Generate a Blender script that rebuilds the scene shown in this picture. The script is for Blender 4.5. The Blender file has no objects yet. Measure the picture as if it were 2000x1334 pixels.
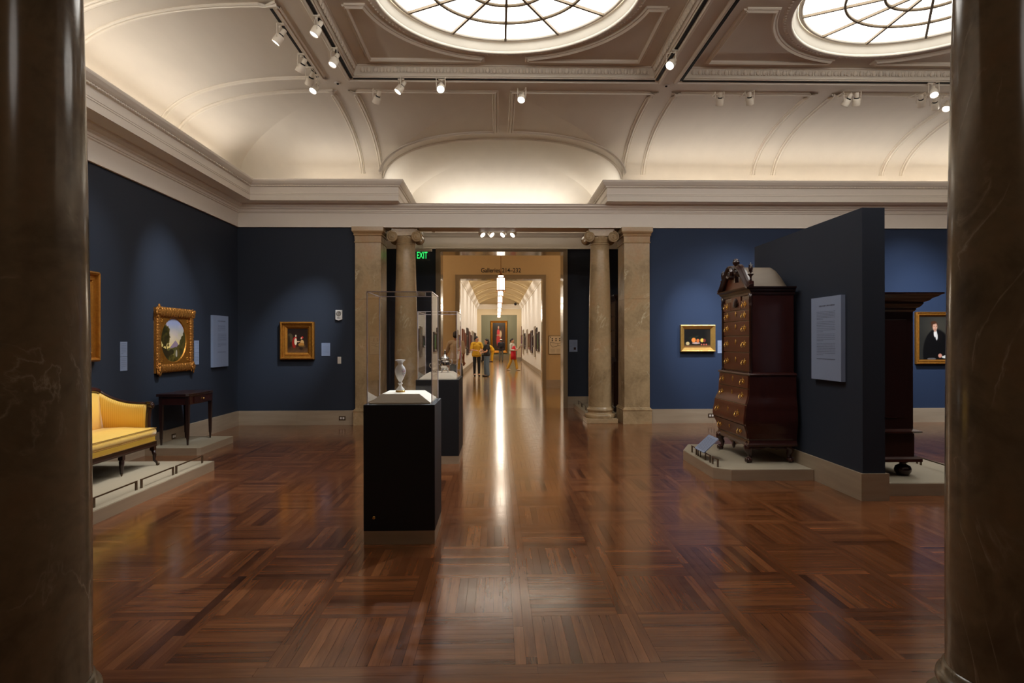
import bpy, bmesh, math, random
from mathutils import Vector, Matrix, Quaternion
random.seed(7)
SC = bpy.context.scene
COL = SC.collection
PI = math.pi
RAD = math.radians

# ------------------------------------------------------------------ camera
F_PX = 1260.0
cam_d = bpy.data.cameras.new('camera')
cam = bpy.data.objects.new('camera', cam_d); COL.objects.link(cam)
cam_d.sensor_fit = 'HORIZONTAL'; cam_d.sensor_width = 36.0
cam_d.lens = F_PX / 2000.0 * 36.0
cam_d.clip_start = 0.05; cam_d.clip_end = 200
yaw, pitch, roll = math.atan(29 / F_PX), math.atan(.8 / F_PX), RAD(.1)
fw = Vector((math.sin(yaw) * math.cos(pitch), math.cos(yaw) * math.cos(pitch), math.sin(pitch)))
rt = Vector((math.cos(yaw), -math.sin(yaw), 0)); up = rt.cross(fw)
rt2 = rt * math.cos(roll) - up * math.sin(roll); up2 = up * math.cos(roll) + rt * math.sin(roll)
cam.matrix_world = Matrix(((rt2.x, up2.x, -fw.x, 0), (rt2.y, up2.y, -fw.y, 0), (rt2.z, up2.z, -fw.z, 1.5), (0, 0, 0, 1)))
SC.camera = cam

# ------------------------------------------------------------------ exposure, world, large lights
SC.view_settings.view_transform = 'Standard'
SC.view_settings.look = 'None'
SC.view_settings.gamma = 1.0
SC.view_settings.use_curve_mapping = False
SC.view_settings.exposure = 0.55
SC.cycles.use_denoising = True
SC.cycles.max_bounces = 8
SC.cycles.diffuse_bounces = 5
SC.cycles.glossy_bounces = 4
SC.cycles.transparent_max_bounces = 16
SC.cycles.sample_clamp_indirect = 4.0
SC.cycles.caustics_reflective = False
SC.cycles.caustics_refractive = False
w = bpy.data.worlds.new('world'); SC.world = w
w.use_nodes = True
w.node_tree.nodes['Background'].inputs[0].default_value = (1.0, .86, .7, 1)
w.node_tree.nodes['Background'].inputs[1].default_value = .02

WARM = (1.0, .85, .66); NEUT = (1.0, .95, .88); COOL = (.82, .91, 1.0)
SKY_GLOW = 4.4          # radiance of the back-lit skylight glass
def area(name, loc, rot, sx, sy, power, col):
    d = bpy.data.lights.new(name, 'AREA'); d.shape = 'RECTANGLE'; d.size = sx; d.size_y = sy
    d.energy = power; d.color = col
    o = bpy.data.objects.new(name, d); COL.objects.link(o); o.location = loc; o.rotation_euler = rot
    return o
def point(name, loc, power, col, r=.08):
    d = bpy.data.lights.new(name, 'POINT'); d.energy = power; d.color = col; d.shadow_soft_size = r
    o = bpy.data.objects.new(name, d); COL.objects.link(o); o.location = loc
    return o
def spot(name, loc, target, power, col, deg=30, blend=.6, r=.04, parent=None):
    d = bpy.data.lights.new(name, 'SPOT'); d.energy = power; d.color = col; d.spot_size = RAD(deg)
    d.spot_blend = blend; d.shadow_soft_size = r
    o = bpy.data.objects.new(name, d); COL.objects.link(o)
    o.location = loc
    o.rotation_euler = (Vector(target) - Vector(loc)).to_track_quat('-Z', 'Y').to_euler()
    return o
GXL, GXR = -1.61, 1.96
# cove lamps lying in the troughs on top of the cornice
COVE = 12.5
area('cove_lamp_left_wall', (-4.42, 6.9, 4.345), (0, RAD(-112), 0), .10, 8.0, COVE * 1.85, NEUT)
area('cove_lamp_far_left', (-2.9, 11.52, 4.345), (RAD(-112), 0, 0), 1.4, .10, COVE * .22, NEUT)
area('cove_lamp_far_right', (5.9, 11.52, 4.345), (RAD(-112), 0, 0), 6.9, .10, COVE * 1.3, NEUT)
area('cove_lamp_right_wall', (9.59, 7.2, 4.345), (0, RAD(112), 0), .10, 8.6, COVE * 1.9, NEUT)
area('cove_lamp_near', (2.4, 2.9, 4.345), (RAD(112), 0, 0), 13.4, .10, COVE * 1.9, NEUT)
area('vestibule_lamp_back', (.11, 14.35, 4.1), (RAD(157), 0, 0), 3.2, .12, 16, NEUT)
area('vestibule_lamp_left', (-1.86, 13.0, 4.42), (0, RAD(155), 0), .12, 2.2, 2.2, NEUT)
area('vestibule_lamp_right', (2.08, 13.0, 4.42), (0, RAD(-155), 0), .12, 2.2, 2.2, NEUT)
# unseen fill floods, added over the near half to brighten the whole room
for x_, tx_, pw_ in ((-3.2, -4.2, 55), (-1.2, -2.2, 60), (.9, .4, 60), (3.0, 3.2, 60), (5.2, 5.6, 60), (7.4, 7.8, 50)):
    spot('flood_fill', (x_, 4.6, 5.0), (tx_, 9.6, 1.4), pw_ * 1.15, (1, .95, .9), 120, 1.0, .12)
point('lobby_fill', (.3, -1.8, 4.2), 20, (1, .95, .90), .5)  # unseen fill, added behind the camera to lift the dark near columns
# ambient light of the crossing corridor (its own lamps are out of sight round the corners)
for y_ in (23.5, 28, 32.5, 37, 41.5, 46, 50):          # fill spots without fixtures, added in pairs to brighten the gallery walls
    for s_ in (-1, 1):
        spot('gallery_wall_fill', (.175 - s_ * .5, y_, 4.85), (.175 + s_ * 1.8, y_ + .5, 1.9), 165, (1, .93, .84), 125, 1.0, .06)
point('crossing_lamp_left', (-4.2, 18.0, 3.9), 80, WARM, .3)
point('crossing_lamp_right', (4.4, 18.0, 3.9), 80, WARM, .3)

# ------------------------------------------------------------------ material helpers
def srgb(r, g, b):
    f = lambda c: (c / 255 / 12.92) if c / 255 <= .04045 else ((c / 255 + .055) / 1.055) ** 2.4
    return (f(r), f(g), f(b), 1)
def nmat(name):
    m = bpy.data.materials.new(name); m.use_nodes = True
    nt = m.node_tree; return m, nt, nt.nodes['Principled BSDF']
def pset(b, **k):
    for n, v in k.items():
        b.inputs[n.replace('_', ' ')].default_value = v
def mat(name, col, rough=.5, metal=0.0, var=.08, scale=12, bump=0.0, bscale=60, stretch=(1, 1, 1), coat=0.0, crough=.1, spec=.5, col2=None):
    """plain material: base colour with a fine procedural variation and an optional bump"""
    m, nt, b = nmat(name)
    N, L = nt.nodes, nt.links
    tc = N.new('ShaderNodeTexCoord'); mp = N.new('ShaderNodeMapping'); mp.inputs['Scale'].default_value = stretch
    L.new(tc.outputs['Object'], mp.inputs['Vector'])
    nz = N.new('ShaderNodeTexNoise'); nz.inputs['Scale'].default_value = scale; nz.inputs['Detail'].default_value = 6
    L.new(mp.outputs[0], nz.inputs['Vector'])
    mx = N.new('ShaderNodeMix'); mx.data_type = 'RGBA'
    c = col; d = col2 or tuple(x * (1 - var * 2) for x in col[:3]) + (1,)
    mx.inputs[6].default_value = d; mx.inputs[7].default_value = c
    L.new(nz.outputs['Fac'], mx.inputs[0]); L.new(mx.outputs[2], b.inputs['Base Color'])
    pset(b, Roughness=rough, Metallic=metal, Coat_Weight=coat, Coat_Roughness=crough, Specular_IOR_Level=spec)
    if bump:
        n2 = N.new('ShaderNodeTexNoise'); n2.inputs['Scale'].default_value = bscale; n2.inputs['Detail'].default_value = 4
        L.new(mp.outputs[0], n2.inputs['Vector'])
        bp = N.new('ShaderNodeBump'); bp.inputs['Strength'].default_value = bump; bp.inputs['Distance'].default_value = .01
        L.new(n2.outputs['Fac'], bp.inputs['Height']); L.new(bp.outputs[0], b.inputs['Normal'])
    return m
def ramp(N, pts):
    r = N.new('ShaderNodeValToRGB'); e = r.color_ramp.elements
    e[0].position, e[0].color = pts[0]; e[1].position, e[1].color = pts[-1]
    for p, c in pts[1:-1]:
        k = e.new(p); k.color = c
    return r
def marble(name, base, dark, vein, scale=1.6, rough=.22, warmc=None, coat=.0, vw=.04):
    m, nt, b = nmat(name); N, L = nt.nodes, nt.links
    tc = N.new('ShaderNodeTexCoord')
    n1 = N.new('ShaderNodeTexNoise'); n1.inputs['Scale'].default_value = scale; n1.inputs['Detail'].default_value = 8; n1.inputs['Roughness'].default_value = .62; n1.inputs['Distortion'].default_value = .8
    L.new(tc.outputs['Object'], n1.inputs['Vector'])
    r1 = ramp(N, [(.30, dark), (.52, base), (.72, warmc or base)])
    L.new(n1.outputs['Fac'], r1.inputs[0])
    n2 = N.new('ShaderNodeTexNoise'); n2.inputs['Scale'].default_value = scale * .9; n2.inputs['Detail'].default_value = 7; n2.inputs['Distortion'].default_value = 2.2
    mp = N.new('ShaderNodeMapping'); mp.inputs['Location'].default_value = (7, 3, 1); mp.inputs['Scale'].default_value = (1, 1, .55)
    L.new(tc.outputs['Object'], mp.inputs['Vector']); L.new(mp.outputs[0], n2.inputs['Vector'])
    s = N.new('ShaderNodeMath'); s.operation = 'SUBTRACT'; s.inputs[1].default_value = .5; L.new(n2.outputs['Fac'], s.inputs[0])
    a = N.new('ShaderNodeMath'); a.operation = 'ABSOLUTE'; L.new(s.outputs[0], a.inputs[0])
    rv = ramp(N, [(0, (1, 1, 1, 1)), (vw * .3, (.4, .4, .4, 1)), (vw, (0, 0, 0, 1))]); L.new(a.outputs[0], rv.inputs[0])
    n3 = N.new('ShaderNodeTexNoise'); n3.inputs['Scale'].default_value = scale * 1.7; L.new(tc.outputs['Object'], n3.inputs['Vector'])
    r3 = ramp(N, [(.48, (0, 0, 0, 1)), (.66, (1, 1, 1, 1))]); L.new(n3.outputs['Fac'], r3.inputs[0])
    mu = N.new('ShaderNodeMath'); mu.operation = 'MULTIPLY'; L.new(rv.outputs[0], mu.inputs[0]); L.new(r3.outputs[0], mu.inputs[1])
    mx = N.new('ShaderNodeMix'); mx.data_type = 'RGBA'; mx.inputs[7].default_value = vein
    L.new(mu.outputs[0], mx.inputs[0]); L.new(r1.outputs[0], mx.inputs[6])
    n4 = N.new('ShaderNodeTexNoise'); n4.inputs['Scale'].default_value = 26; n4.inputs['Detail'].default_value = 3; L.new(tc.outputs['Object'], n4.inputs['Vector'])
    m4 = N.new('ShaderNodeMix'); m4.data_type = 'RGBA'; m4.blend_type = 'MULTIPLY'; m4.inputs[0].default_value = .28
    L.new(mx.outputs[2], m4.inputs[6]); L.new(n4.outputs['Fac'], m4.inputs[7])
    L.new(m4.outputs[2], b.inputs['Base Color'])
    pset(b, Roughness=rough, Coat_Weight=coat, Coat_Roughness=.12)
    return m
def emis(name, col, s, base=(0, 0, 0, 1)):
    m, nt, b = nmat(name); pset(b, Base_Color=base, Emission_Color=col, Emission_Strength=s); return m
def sheet_glass(name, tint=(.97, .975, .98, 1), extra=0.0):
    """thin clear sheet: straight transmission plus a Fresnel reflection on each face"""
    m = bpy.data.materials.new(name); m.use_nodes = True; nt = m.node_tree; N, L = nt.nodes, nt.links
    N.clear(); out = N.new('ShaderNodeOutputMaterial'); tr = N.new('ShaderNodeBsdfTransparent'); tr.inputs[0].default_value = tint
    gl = N.new('ShaderNodeBsdfGlossy'); gl.inputs['Roughness'].default_value = .01
    fr = N.new('ShaderNodeFresnel'); ge = N.new('ShaderNodeNewGeometry'); ma = N.new('ShaderNodeMath'); ma.operation = 'MULTIPLY_ADD'
    ma.inputs[1].default_value = 1 / 1.49 - 1.49; ma.inputs[2].default_value = 1.49; L.new(ge.outputs['Backfacing'], ma.inputs[0]); L.new(ma.outputs[0], fr.inputs[0]); mx = N.new('ShaderNodeMixShader')
    L.new(fr.outputs[0], mx.inputs[0]); L.new(tr.outputs[0], mx.inputs[1]); L.new(gl.outputs[0], mx.inputs[2]); L.new(mx.outputs[0], out.inputs[0])
    return m
def vcol(name, rough=.4, spec=.5):
    m, nt, b = nmat(name); a = nt.nodes.new('ShaderNodeAttribute'); a.attribute_name = 'Col'
    nt.links.new(a.outputs['Color'], b.inputs['Base Color']); pset(b, Roughness=rough, Specular_IOR_Level=spec); return m

M = {}
M['plaster'] = mat('plaster_cream', srgb(236, 228, 214), .75, var=.02, scale=3, bump=.04, bscale=14)
M['coveplaster'] = mat('plaster_combed_cream', srgb(234, 226, 212), .7, var=.05, scale=5, bump=.10, bscale=26, stretch=(1, .35, 1))
M['trim'] = mat('painted_moulding', srgb(236, 228, 214), .6, var=.02)
M['trimpink'] = mat('painted_cornice', srgb(234, 226, 216), .6, var=.02)
M['navy'] = mat('navy_wall_paint', srgb(42, 49, 62), .72, var=.04, scale=30, spec=.3, bump=.05, bscale=180)
M['navylit'] = mat('navy_wall_paint_lit', srgb(39, 53, 79), .72, var=.04, scale=30, spec=.3, bump=.05, bscale=180)  # navy paint with the cool light on the right far wall mixed into its colour
M['navybox'] = mat('navy_case_paint', srgb(26, 30, 36), .55, var=.03, scale=20, spec=.35)
M['tan'] = mat('tan_wall_paint', srgb(196, 166, 118), .75, var=.03)
M['white'] = mat('white_wall_paint', srgb(236, 230, 220), .8, var=.02)
M['green'] = mat('sage_wall_paint', srgb(146, 147, 126), .8, var=.04)
M['stone'] = marble('column_marble', srgb(184, 158, 120), srgb(140, 118, 86), srgb(218, 202, 168), 1.5, .26, srgb(186, 144, 102), vw=.014)
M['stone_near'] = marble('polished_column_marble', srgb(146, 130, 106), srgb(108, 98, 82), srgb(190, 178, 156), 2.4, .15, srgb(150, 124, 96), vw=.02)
M['trav'] = mat('travertine', srgb(176, 160, 138), .38, var=.12, scale=2.2, stretch=(.8, .8, 9), col2=srgb(146, 130, 110))
M['framestone'] = mat('polished_door_stone', srgb(148, 130, 104), .12, var=.1, scale=3, stretch=(1, 1, .4))
M['black'] = mat('black_gap', (.006, .006, .006, 1), .8)
M['gold'] = mat('gilded_wood', srgb(205, 145, 58), .36, .75, var=.3, scale=30, bump=.5, bscale=70, col2=srgb(150, 88, 28))
M['goldpale'] = mat('bright_gilding', srgb(210, 164, 88), .3, .6, var=.15, scale=20)
M['brass'] = mat('polished_brass', srgb(232, 190, 108), .25, 1.0, var=.1)
M['silver'] = mat('polished_silver', srgb(222, 220, 216), .12, 1.0, var=.03)
M['mahog'] = mat('dark_mahogany', srgb(66, 28, 24), .26, var=.3, scale=6, stretch=(5, 5, .6), coat=.5, crough=.15, col2=srgb(38, 16, 14))
M['mahogf'] = mat('red_mahogany_front', srgb(104, 46, 28), .34, var=.3, scale=5, stretch=(5, .7, 5), coat=.15, crough=.15, col2=srgb(66, 30, 20))
M['mahogd'] = mat('very_dark_mahogany', srgb(48, 22, 18), .3, var=.3, scale=6, stretch=(5, 5, .6), coat=.4, crough=.2, col2=srgb(28, 13, 11))
M['bonnet'] = mat('greyed_bonnet_wood', srgb(104, 90, 74), .6, var=.15, scale=8, stretch=(.6, 5, 5))
M['fabric_top'] = mat('platform_linen', srgb(166, 156, 136), .9, var=.05, scale=60, bump=.2, bscale=300)
M['label'] = mat('pale_blue_card', srgb(136, 150, 178), .7, var=.02)
M['labeltx'] = mat('printed_grey_ink', srgb(86, 94, 112), .8)
M['whiteplastic'] = mat('white_plastic', srgb(220, 214, 206), .45, var=.02)
M['fixture'] = mat('cream_fixture_metal', srgb(226, 216, 200), .45, var=.02)
M['darkmetal'] = mat('dark_bronze_metal', srgb(104, 86, 68), .35, .6, var=.1)
M['deck'] = mat('white_deck_fabric', srgb(236, 226, 208), .85, var=.02)
M['acryl_edge'] = mat('acrylic_edge', srgb(206, 198, 206), .2, var=.02)
M['glass'] = sheet_glass('clear_acrylic')
M['spotlens'] = emis('lamp_lens', (1, .95, .88, 1), 9)
M['spotlens_dim'] = emis('lamp_lens_dim', (1, .95, .9, 1), 1.4)
M['ink'] = mat('black_ink', (.01, .01, .01, 1), .6)
M['paint'] = vcol('painted_canvas', .35)

# ------------------------------------------------------------------ mesh helpers
def bevel_obj(o, wd, seg=2):
    m = o.modifiers.new('b', 'BEVEL'); m.width = wd; m.segments = seg; m.limit_method = 'ANGLE'; m.angle_limit = RAD(40); return o
class MB:
    """collects shapes; build() links them as ONE mesh object"""
    def __init__(s): s.v = []; s.f = []; s.sm = []
    def add(s, vs, fs, smooth=False, mtx=None):
        b = len(s.v)
        s.v += [tuple(mtx @ Vector(p)) if mtx else tuple(p) for p in vs]
        s.f += [[b + i for i in f] for f in fs]; s.sm += [smooth] * len(fs)
        return s
    def box(s, lo, hi, mtx=None):
        x0, y0, z0 = lo; x1, y1, z1 = hi
        return s.add([(x0, y0, z0), (x1, y0, z0), (x1, y1, z0), (x0, y1, z0), (x0, y0, z1), (x1, y0, z1), (x1, y1, z1), (x0, y1, z1)],
                     [(0, 3, 2, 1), (4, 5, 6, 7), (0, 1, 5, 4), (1, 2, 6, 5), (2, 3, 7, 6), (3, 0, 4, 7)], False, mtx)
    def lathe(s, prof, c=(0, 0, 0), n=24, mtx=None, caps=True, sx=1, sy=1):
        vs = []; fs = []
        for r, z in prof:
            for i in range(n):
                a = 2 * PI * i / n; vs.append((c[0] + sx * r * math.cos(a), c[1] + sy * r * math.sin(a), c[2] + z))
        for k in range(len(prof) - 1):
            for i in range(n):
                j = (i + 1) % n; fs.append((k * n + i, k * n + j, (k + 1) * n + j, (k + 1) * n + i))
        if caps:
            fs.append(tuple(range(n))[::-1]); fs.append(tuple((len(prof) - 1) * n + i for i in range(n)))
        return s.add(vs, fs, True, mtx)
    def cyl(s, a, b, r, r2=None, n=16, smooth=True):
        a, b = Vector(a), Vector(b); d = b - a
        m = Matrix.Translation(a) @ d.to_track_quat('Z', 'Y').to_matrix().to_4x4()
        return s.lathe([(r, 0), (r if r2 is None else r2, d.length)], n=n, mtx=m)
    def ball(s, c, r, n=12, sc=(1, 1, 1), mtx=None):
        prof = [(max(r * math.sin(PI * k / n), 1e-4), -r * math.cos(PI * k / n)) for k in range(n + 1)]
        m = Matrix.Translation(c) @ Matrix.Diagonal((*sc, 1))
        return s.lathe(prof, n=n + 4, mtx=(mtx @ m) if mtx else m)
    def tube(s, pts, r, n=8, caps=True):
        """round tube along pts; r a number or one per point"""
        P = [Vector(p) for p in pts]; R = r if isinstance(r, (list, tuple)) else [r] * len(P)
        vs = []; fs = []; prev = None
        for i, p in enumerate(P):
            t = (P[min(i + 1, len(P) - 1)] - P[max(i - 1, 0)]).normalized()
            if prev is None:
                u = t.orthogonal().normalized()
            else:
                u = (prev - t * prev.dot(t)).normalized()
            prev = u; v = t.cross(u)
            for k in range(n):
                a = 2 * PI * k / n; vs.append(tuple(p + (u * math.cos(a) + v * math.sin(a)) * R[i]))
        for i in range(len(P) - 1):
            for k in range(n):
                j = (k + 1) % n; fs.append((i * n + k, i * n + j, (i + 1) * n + j, (i + 1) * n + k))
        if caps:
            fs.append(tuple(range(n))[::-1]); fs.append(tuple((len(P) - 1) * n + k for k in range(n)))
        return s.add(vs, fs, True)
    def prism(s, poly, z0, z1, mtx=None, smooth=False):
        n = len(poly); vs = [(x, y, z0) for x, y in poly] + [(x, y, z1) for x, y in poly]
        fs = [tuple(range(n))[::-1], tuple(range(n, 2 * n))] + [(i, (i + 1) % n, n + (i + 1) % n, n + i) for i in range(n)]
        return s.add(vs, fs, smooth, mtx)
    def loft(s, rings, smooth=True, caps=True, closed=True):
        n = len(rings[0]); vs = [p for r in rings for p in r]; fs = []
        for k in range(len(rings) - 1):
            for i in range(n if closed else n - 1):
                j = (i + 1) % n; fs.append((k * n + i, k * n + j, (k + 1) * n + j, (k + 1) * n + i))
        if caps and closed:
            fs.append(tuple(range(n))[::-1]); fs.append(tuple((len(rings) - 1) * n + i for i in range(n)))
        return s.add(vs, fs, smooth)
    def sweep(s, pts, nrm, prof, closed=False):
        """profile (side, out) swept along pts with surface normals nrm"""
        P = [Vector(p) for p in pts]; n = len(P); rings = []
        for i in range(n):
            if closed: t = (P[(i + 1) % n] - P[i - 1])
            else:
                a = P[i] - P[max(i - 1, 0)]; b = P[min(i + 1, n - 1)] - P[i]
                a = a.normalized() if a.length > 1e-9 else b.normalized(); b = b.normalized() if b.length > 1e-9 else a
                t = a + b
            t.normalize(); N_ = Vector(nrm[i] if isinstance(nrm, list) else nrm).normalized(); sd = t.cross(N_).normalized()
            k = 1.0
            if not closed and 0 < i < n - 1:
                c = (P[i] - P[i - 1]).normalized().dot((P[i + 1] - P[i]).normalized()); k = 1 / max(.5, math.sqrt((1 + c) / 2))
            rings.append([tuple(P[i] + sd * u * k + N_ * o) for u, o in prof])
        if closed: rings.append(rings[0])
        return s.loft(rings, smooth=False, caps=not closed, closed=True)
    def build(s, name, m=None, parent=None, loc=None, smooth=None):
        me = bpy.data.meshes.new(name); me.from_pydata(s.v, [], s.f)
        if m: me.materials.append(m)
        me.polygons.foreach_set('use_smooth', s.sm if smooth is None else [smooth] * len(s.f))
        me.update(); o = bpy.data.objects.new(name, me); COL.objects.link(o)
        if parent: o.parent = parent
        if loc: o.location = loc
        return o
def tag(o, label=None, cat=None, group=None, kind=None):
    if label: o['label'] = label
    if cat: o['category'] = cat
    if group: o['group'] = group
    if kind: o['kind'] = kind
    return o
def thing(name, label, cat, loc=(0, 0, 0), rz=0, group=None):
    o = bpy.data.objects.new(name, None); COL.objects.link(o); o.location = loc; o.rotation_euler = (0, 0, rz)
    o.empty_display_size = .1
    return tag(o, label, cat, group)
def struct(o): o['kind'] = 'structure'; return o
def kids(o, table={}):
    return [c for c in COL.objects if c.parent == o]
def dup(o, loc, rz=None, label=None):
    r = o.copy(); COL.objects.link(r); r.location = loc
    if rz is not None: r.rotation_euler = (0, 0, rz)
    if label: r['label'] = label
    for ch in kids(o):
        c = ch.copy(); COL.objects.link(c); c.parent = r
        for g in kids(ch):
            d = g.copy(); COL.objects.link(d); d.parent = c
    return r
def text_obj(name, s, size, m, ext=.002, parent=None, loc=(0, 0, 0), rot=(0, 0, 0), sx=1.0, bold=0.0):
    cu = bpy.data.curves.new(name, 'FONT'); cu.body = s; cu.size = size; cu.extrude = ext; cu.align_x = 'CENTER'; cu.align_y = 'CENTER'; cu.offset = bold
    t = bpy.data.objects.new('t', cu); COL.objects.link(t)
    bpy.context.view_layer.update()
    me = bpy.data.meshes.new_from_object(t.evaluated_get(bpy.context.evaluated_depsgraph_get()))
    bpy.data.objects.remove(t); me.materials.clear(); me.materials.append(m)
    o = bpy.data.objects.new(name, me); COL.objects.link(o); o.location = loc; o.rotation_euler = rot; o.scale = (sx, 1, 1)
    if parent: o.parent = parent
    return o

# ------------------------------------------------------------------ room dimensions
XL, XR, YN, YF = -4.7, 9.87, 2.62, 11.8        # main gallery walls
ZS, ZC = 4.35, 5.2                            # cove springing, flat ceiling
CA = 2.3                                      # cove width
def S(d):
    d = min(max(d, 0), 1); return (1 - (1 - d) ** 2.4) ** (1 / 2.4)
def cove_z(d): return ZS + (ZC - ZS) * S(d / CA)
BX, BH = .11, 2.19                            # cross-vault axis and half width
def barrel_z(x): return ZS + (ZC - ZS) * S(1 - abs(x - BX) / BH)
def lin(a, b, n): return [a + (b - a) * i / n for i in range(n + 1)]
def grid(mb, cols, smooth=True, flip=False):
    n = len(cols[0]); fs = []
    for i in range(len(cols) - 1):
        for j in range(n - 1):
            q = (i * n + j, (i + 1) * n + j, (i + 1) * n + j + 1, i * n + j + 1)
            fs.append(q[::-1] if flip else q)
    mb.add([p for c in cols for p in c], fs, smooth)
ts = [1 - math.cos(PI / 2 * k / 20) for k in range(21)]   # dense near the wall

# ---- ceiling: coves, cross vault, flat bands with two coffers
COFF = [(-2.01, 2.24, .115), (2.63, 7.19, 4.91)]
CY0, CY1, CYC = 5.13, 9.06, 7.10
ceil_ = MB()
def xs_far(a, b, n): return lin(a, b, n)
# far and near coves (columns over X)
for Yw, sg in ((YF, -1), (YN, 1)):
    segs = [(XL, XL + CA, 14), (XL + CA, BX - BH, 4), (BX + BH, XR - CA, 12), (XR - CA, XR, 14)]
    for a, b, n in segs:
        cols = []
        for x in lin(a, b, n):
            dmax = min(CA, x - XL, XR - x)
            cols.append([(x, Yw + sg * dmax * t, cove_z(dmax * t)) for t in ts])
        grid(ceil_, cols)
    # bay with the penetrating cross vault
    us = [math.sin(PI / 2 * k / 26) for k in range(-26, 27)]
    cols, bar = [], []
    for u in us:
        x = BX + BH * u * .9999; dg = CA * (1 - abs(u))            # groin distance from the wall
        cols.append([(x, Yw + sg * (dg + (CA - dg) * t), cove_z(dg + (CA - dg) * t)) for t in [k / 12 for k in range(13)]])
        bar.append([(x, Yw + sg * dg * (1 - t), barrel_z(x)) for t in [k / 4 for k in range(5)]])
    grid(ceil_, cols); grid(ceil_, bar)
# side coves (rows over Y)
for Xw, sg in ((XL, 1), (XR, -1)):
    cols = []
    for y in lin(YN, YN + CA, 14) + lin(YN + CA, YF - CA, 14)[1:] + lin(YF - CA, YF, 14)[1:]:
        dmax = min(CA, y - YN, YF - y); cols.append([(Xw + sg * dmax * t, y, cove_z(dmax * t)) for t in ts])
    grid(ceil_, cols)
# flat bands
def flat(x0, x1, y0, y1, z=ZC): ceil_.add([(x0, y0, z), (x1, y0, z), (x1, y1, z), (x0, y1, z)], [(0, 3, 2, 1)])
xa, xb, ya, yb = XL + CA, XR - CA, YN + CA, YF - CA
flat(xa, xb, ya, CY0); flat(xa, xb, CY1, yb)
flat(xa, COFF[0][0], CY0, CY1); flat(COFF[0][1], COFF[1][0], CY0, CY1); flat(COFF[1][1], xb, CY0, CY1)
ZF = 5.36; RH = 1.47; RG = 1.36; ZG = 5.47
for x0, x1, xc in COFF:
    i = .07   # the riser leans inwards
    a = [(x0, CY0), (x1, CY0), (x1, CY1), (x0, CY1)]; b = [(x0 + i, CY0 + i), (x1 - i, CY0 + i), (x1 - i, CY1 - i), (x0 + i, CY1 - i)]
    for k in range(4):
        j = (k + 1) % 4
        ceil_.add([(*a[k], ZC), (*a[j], ZC), (*b[j], ZF), (*b[k], ZF)], [(0, 1, 2, 3)])
    angs = sorted(set([2 * PI * k / 96 for k in range(96)] + [math.atan2(p[1] - CYC, p[0] - xc) % (2 * PI) for p in b]))
    inner, outer = [], []
    for t in angs:
        c, s_ = math.cos(t), math.sin(t)
        ks = []
        if abs(c) > 1e-6: ks.append(((b[1][0] if c > 0 else b[0][0]) - xc) / c)
        if abs(s_) > 1e-6: ks.append(((b[2][1] if s_ > 0 else b[0][1]) - CYC) / s_)
        k = min(ks); inner.append((xc + RH * c, CYC + RH * s_, ZF)); outer.append((xc + k * c, CYC + k * s_, ZF))
    n = len(angs); ceil_.add(inner + outer, [(q, (q + 1) % n, n + (q + 1) % n, n + q) for q in range(n)])
# vestibule vault: barrel mitred with a cove rising from the back wall
YB = 14.6; VA = 2.2; YS = 11.8
us = [math.sin(PI / 2 * k / 26) for k in range(-26, 27)]
cols, back = [], []
for u in us:
    x = BX + BH * u * .9999; yg = YB - VA * (1 - abs(u))
    cols.append([(x, YS + (yg - YS) * t, barrel_z(x)) for t in [k / 6 for k in range(7)]])
    back.append([(x, YB - VA * (1 - abs(u)) * (1 - t), ZS + (ZC - ZS) * S((1 - abs(u)) * (1 - t))) for t in [1 - (1 - k / 16) ** 1 for k in range(17)]])
grid(ceil_, cols); grid(ceil_, back)
ceiling = struct(ceil_.build('ceiling', M['coveplaster']))
# roof slab above everything so no world light leaks in (skylight shafts closed by the glass)
lid = MB(); lid.box((-5.3, -.4, 5.95), (10.2, 15.2, 6.05)); 
struct(lid.build('trim_roof_slab', M['plaster']))

# ---- walls
def wall(name, lo, hi, m): 
    return struct(MB().box(lo, hi).build(name, m))
ZT = 4.42
wl = MB(); wl.box((XL - .3, YN - .3, 0), (XL, YF + .5, 3.6)); wall_left = struct(wl.build('wall_left', M['navy']))
wf = MB(); wf.box((XL, YF, 0), (-2.565, YF + .5, 3.6)); wall_far = struct(wf.build('wall_far', M['navy']))
wall('wall_far_right', (2.785, YF, 0), (XR + .3, YF + .5, 3.6), M['navylit'])
wall('wall_right', (XR, YN - .3, 0), (XR + .3, YF, 3.6), M['navy'])
wn = MB(); wn.box((XL, YN - .45, 0), (-2.15, YN, 3.6)); wn.box((2.37, YN - .45, 0), (XR, YN, 3.6)); struct(wn.build('wall_near', M['navy']))
wu = MB()
wu.box((XL - .3, YN - .3, 3.6), (XL, YF + .5, 6)); wu.box((XR, YN - .3, 3.6), (XR + .3, YF + .5, 6))
wu.box((XL, YF, 3.6), (-2.1, YF + .5, ZT)); wu.box((2.32, YF, 3.6), (XR, YF + .5, ZT)); wu.box((XL, YF + .4, ZT), (-2.1, YF + .5, 6)); wu.box((2.32, YF + .4, ZT), (XR, YF + .5, 6))
wu.box((XL, YN - .45, 3.6), (XR, YN, 6))
struct(wu.build('wall_upper', M['plaster']))
# beam over the columns
bm_ = MB(); bm_.box((-2.1, 11.8, 3.6), (2.32, 12.3, 4.0)); struct(bm_.build('trim_entablature', M['trim']))
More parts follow.
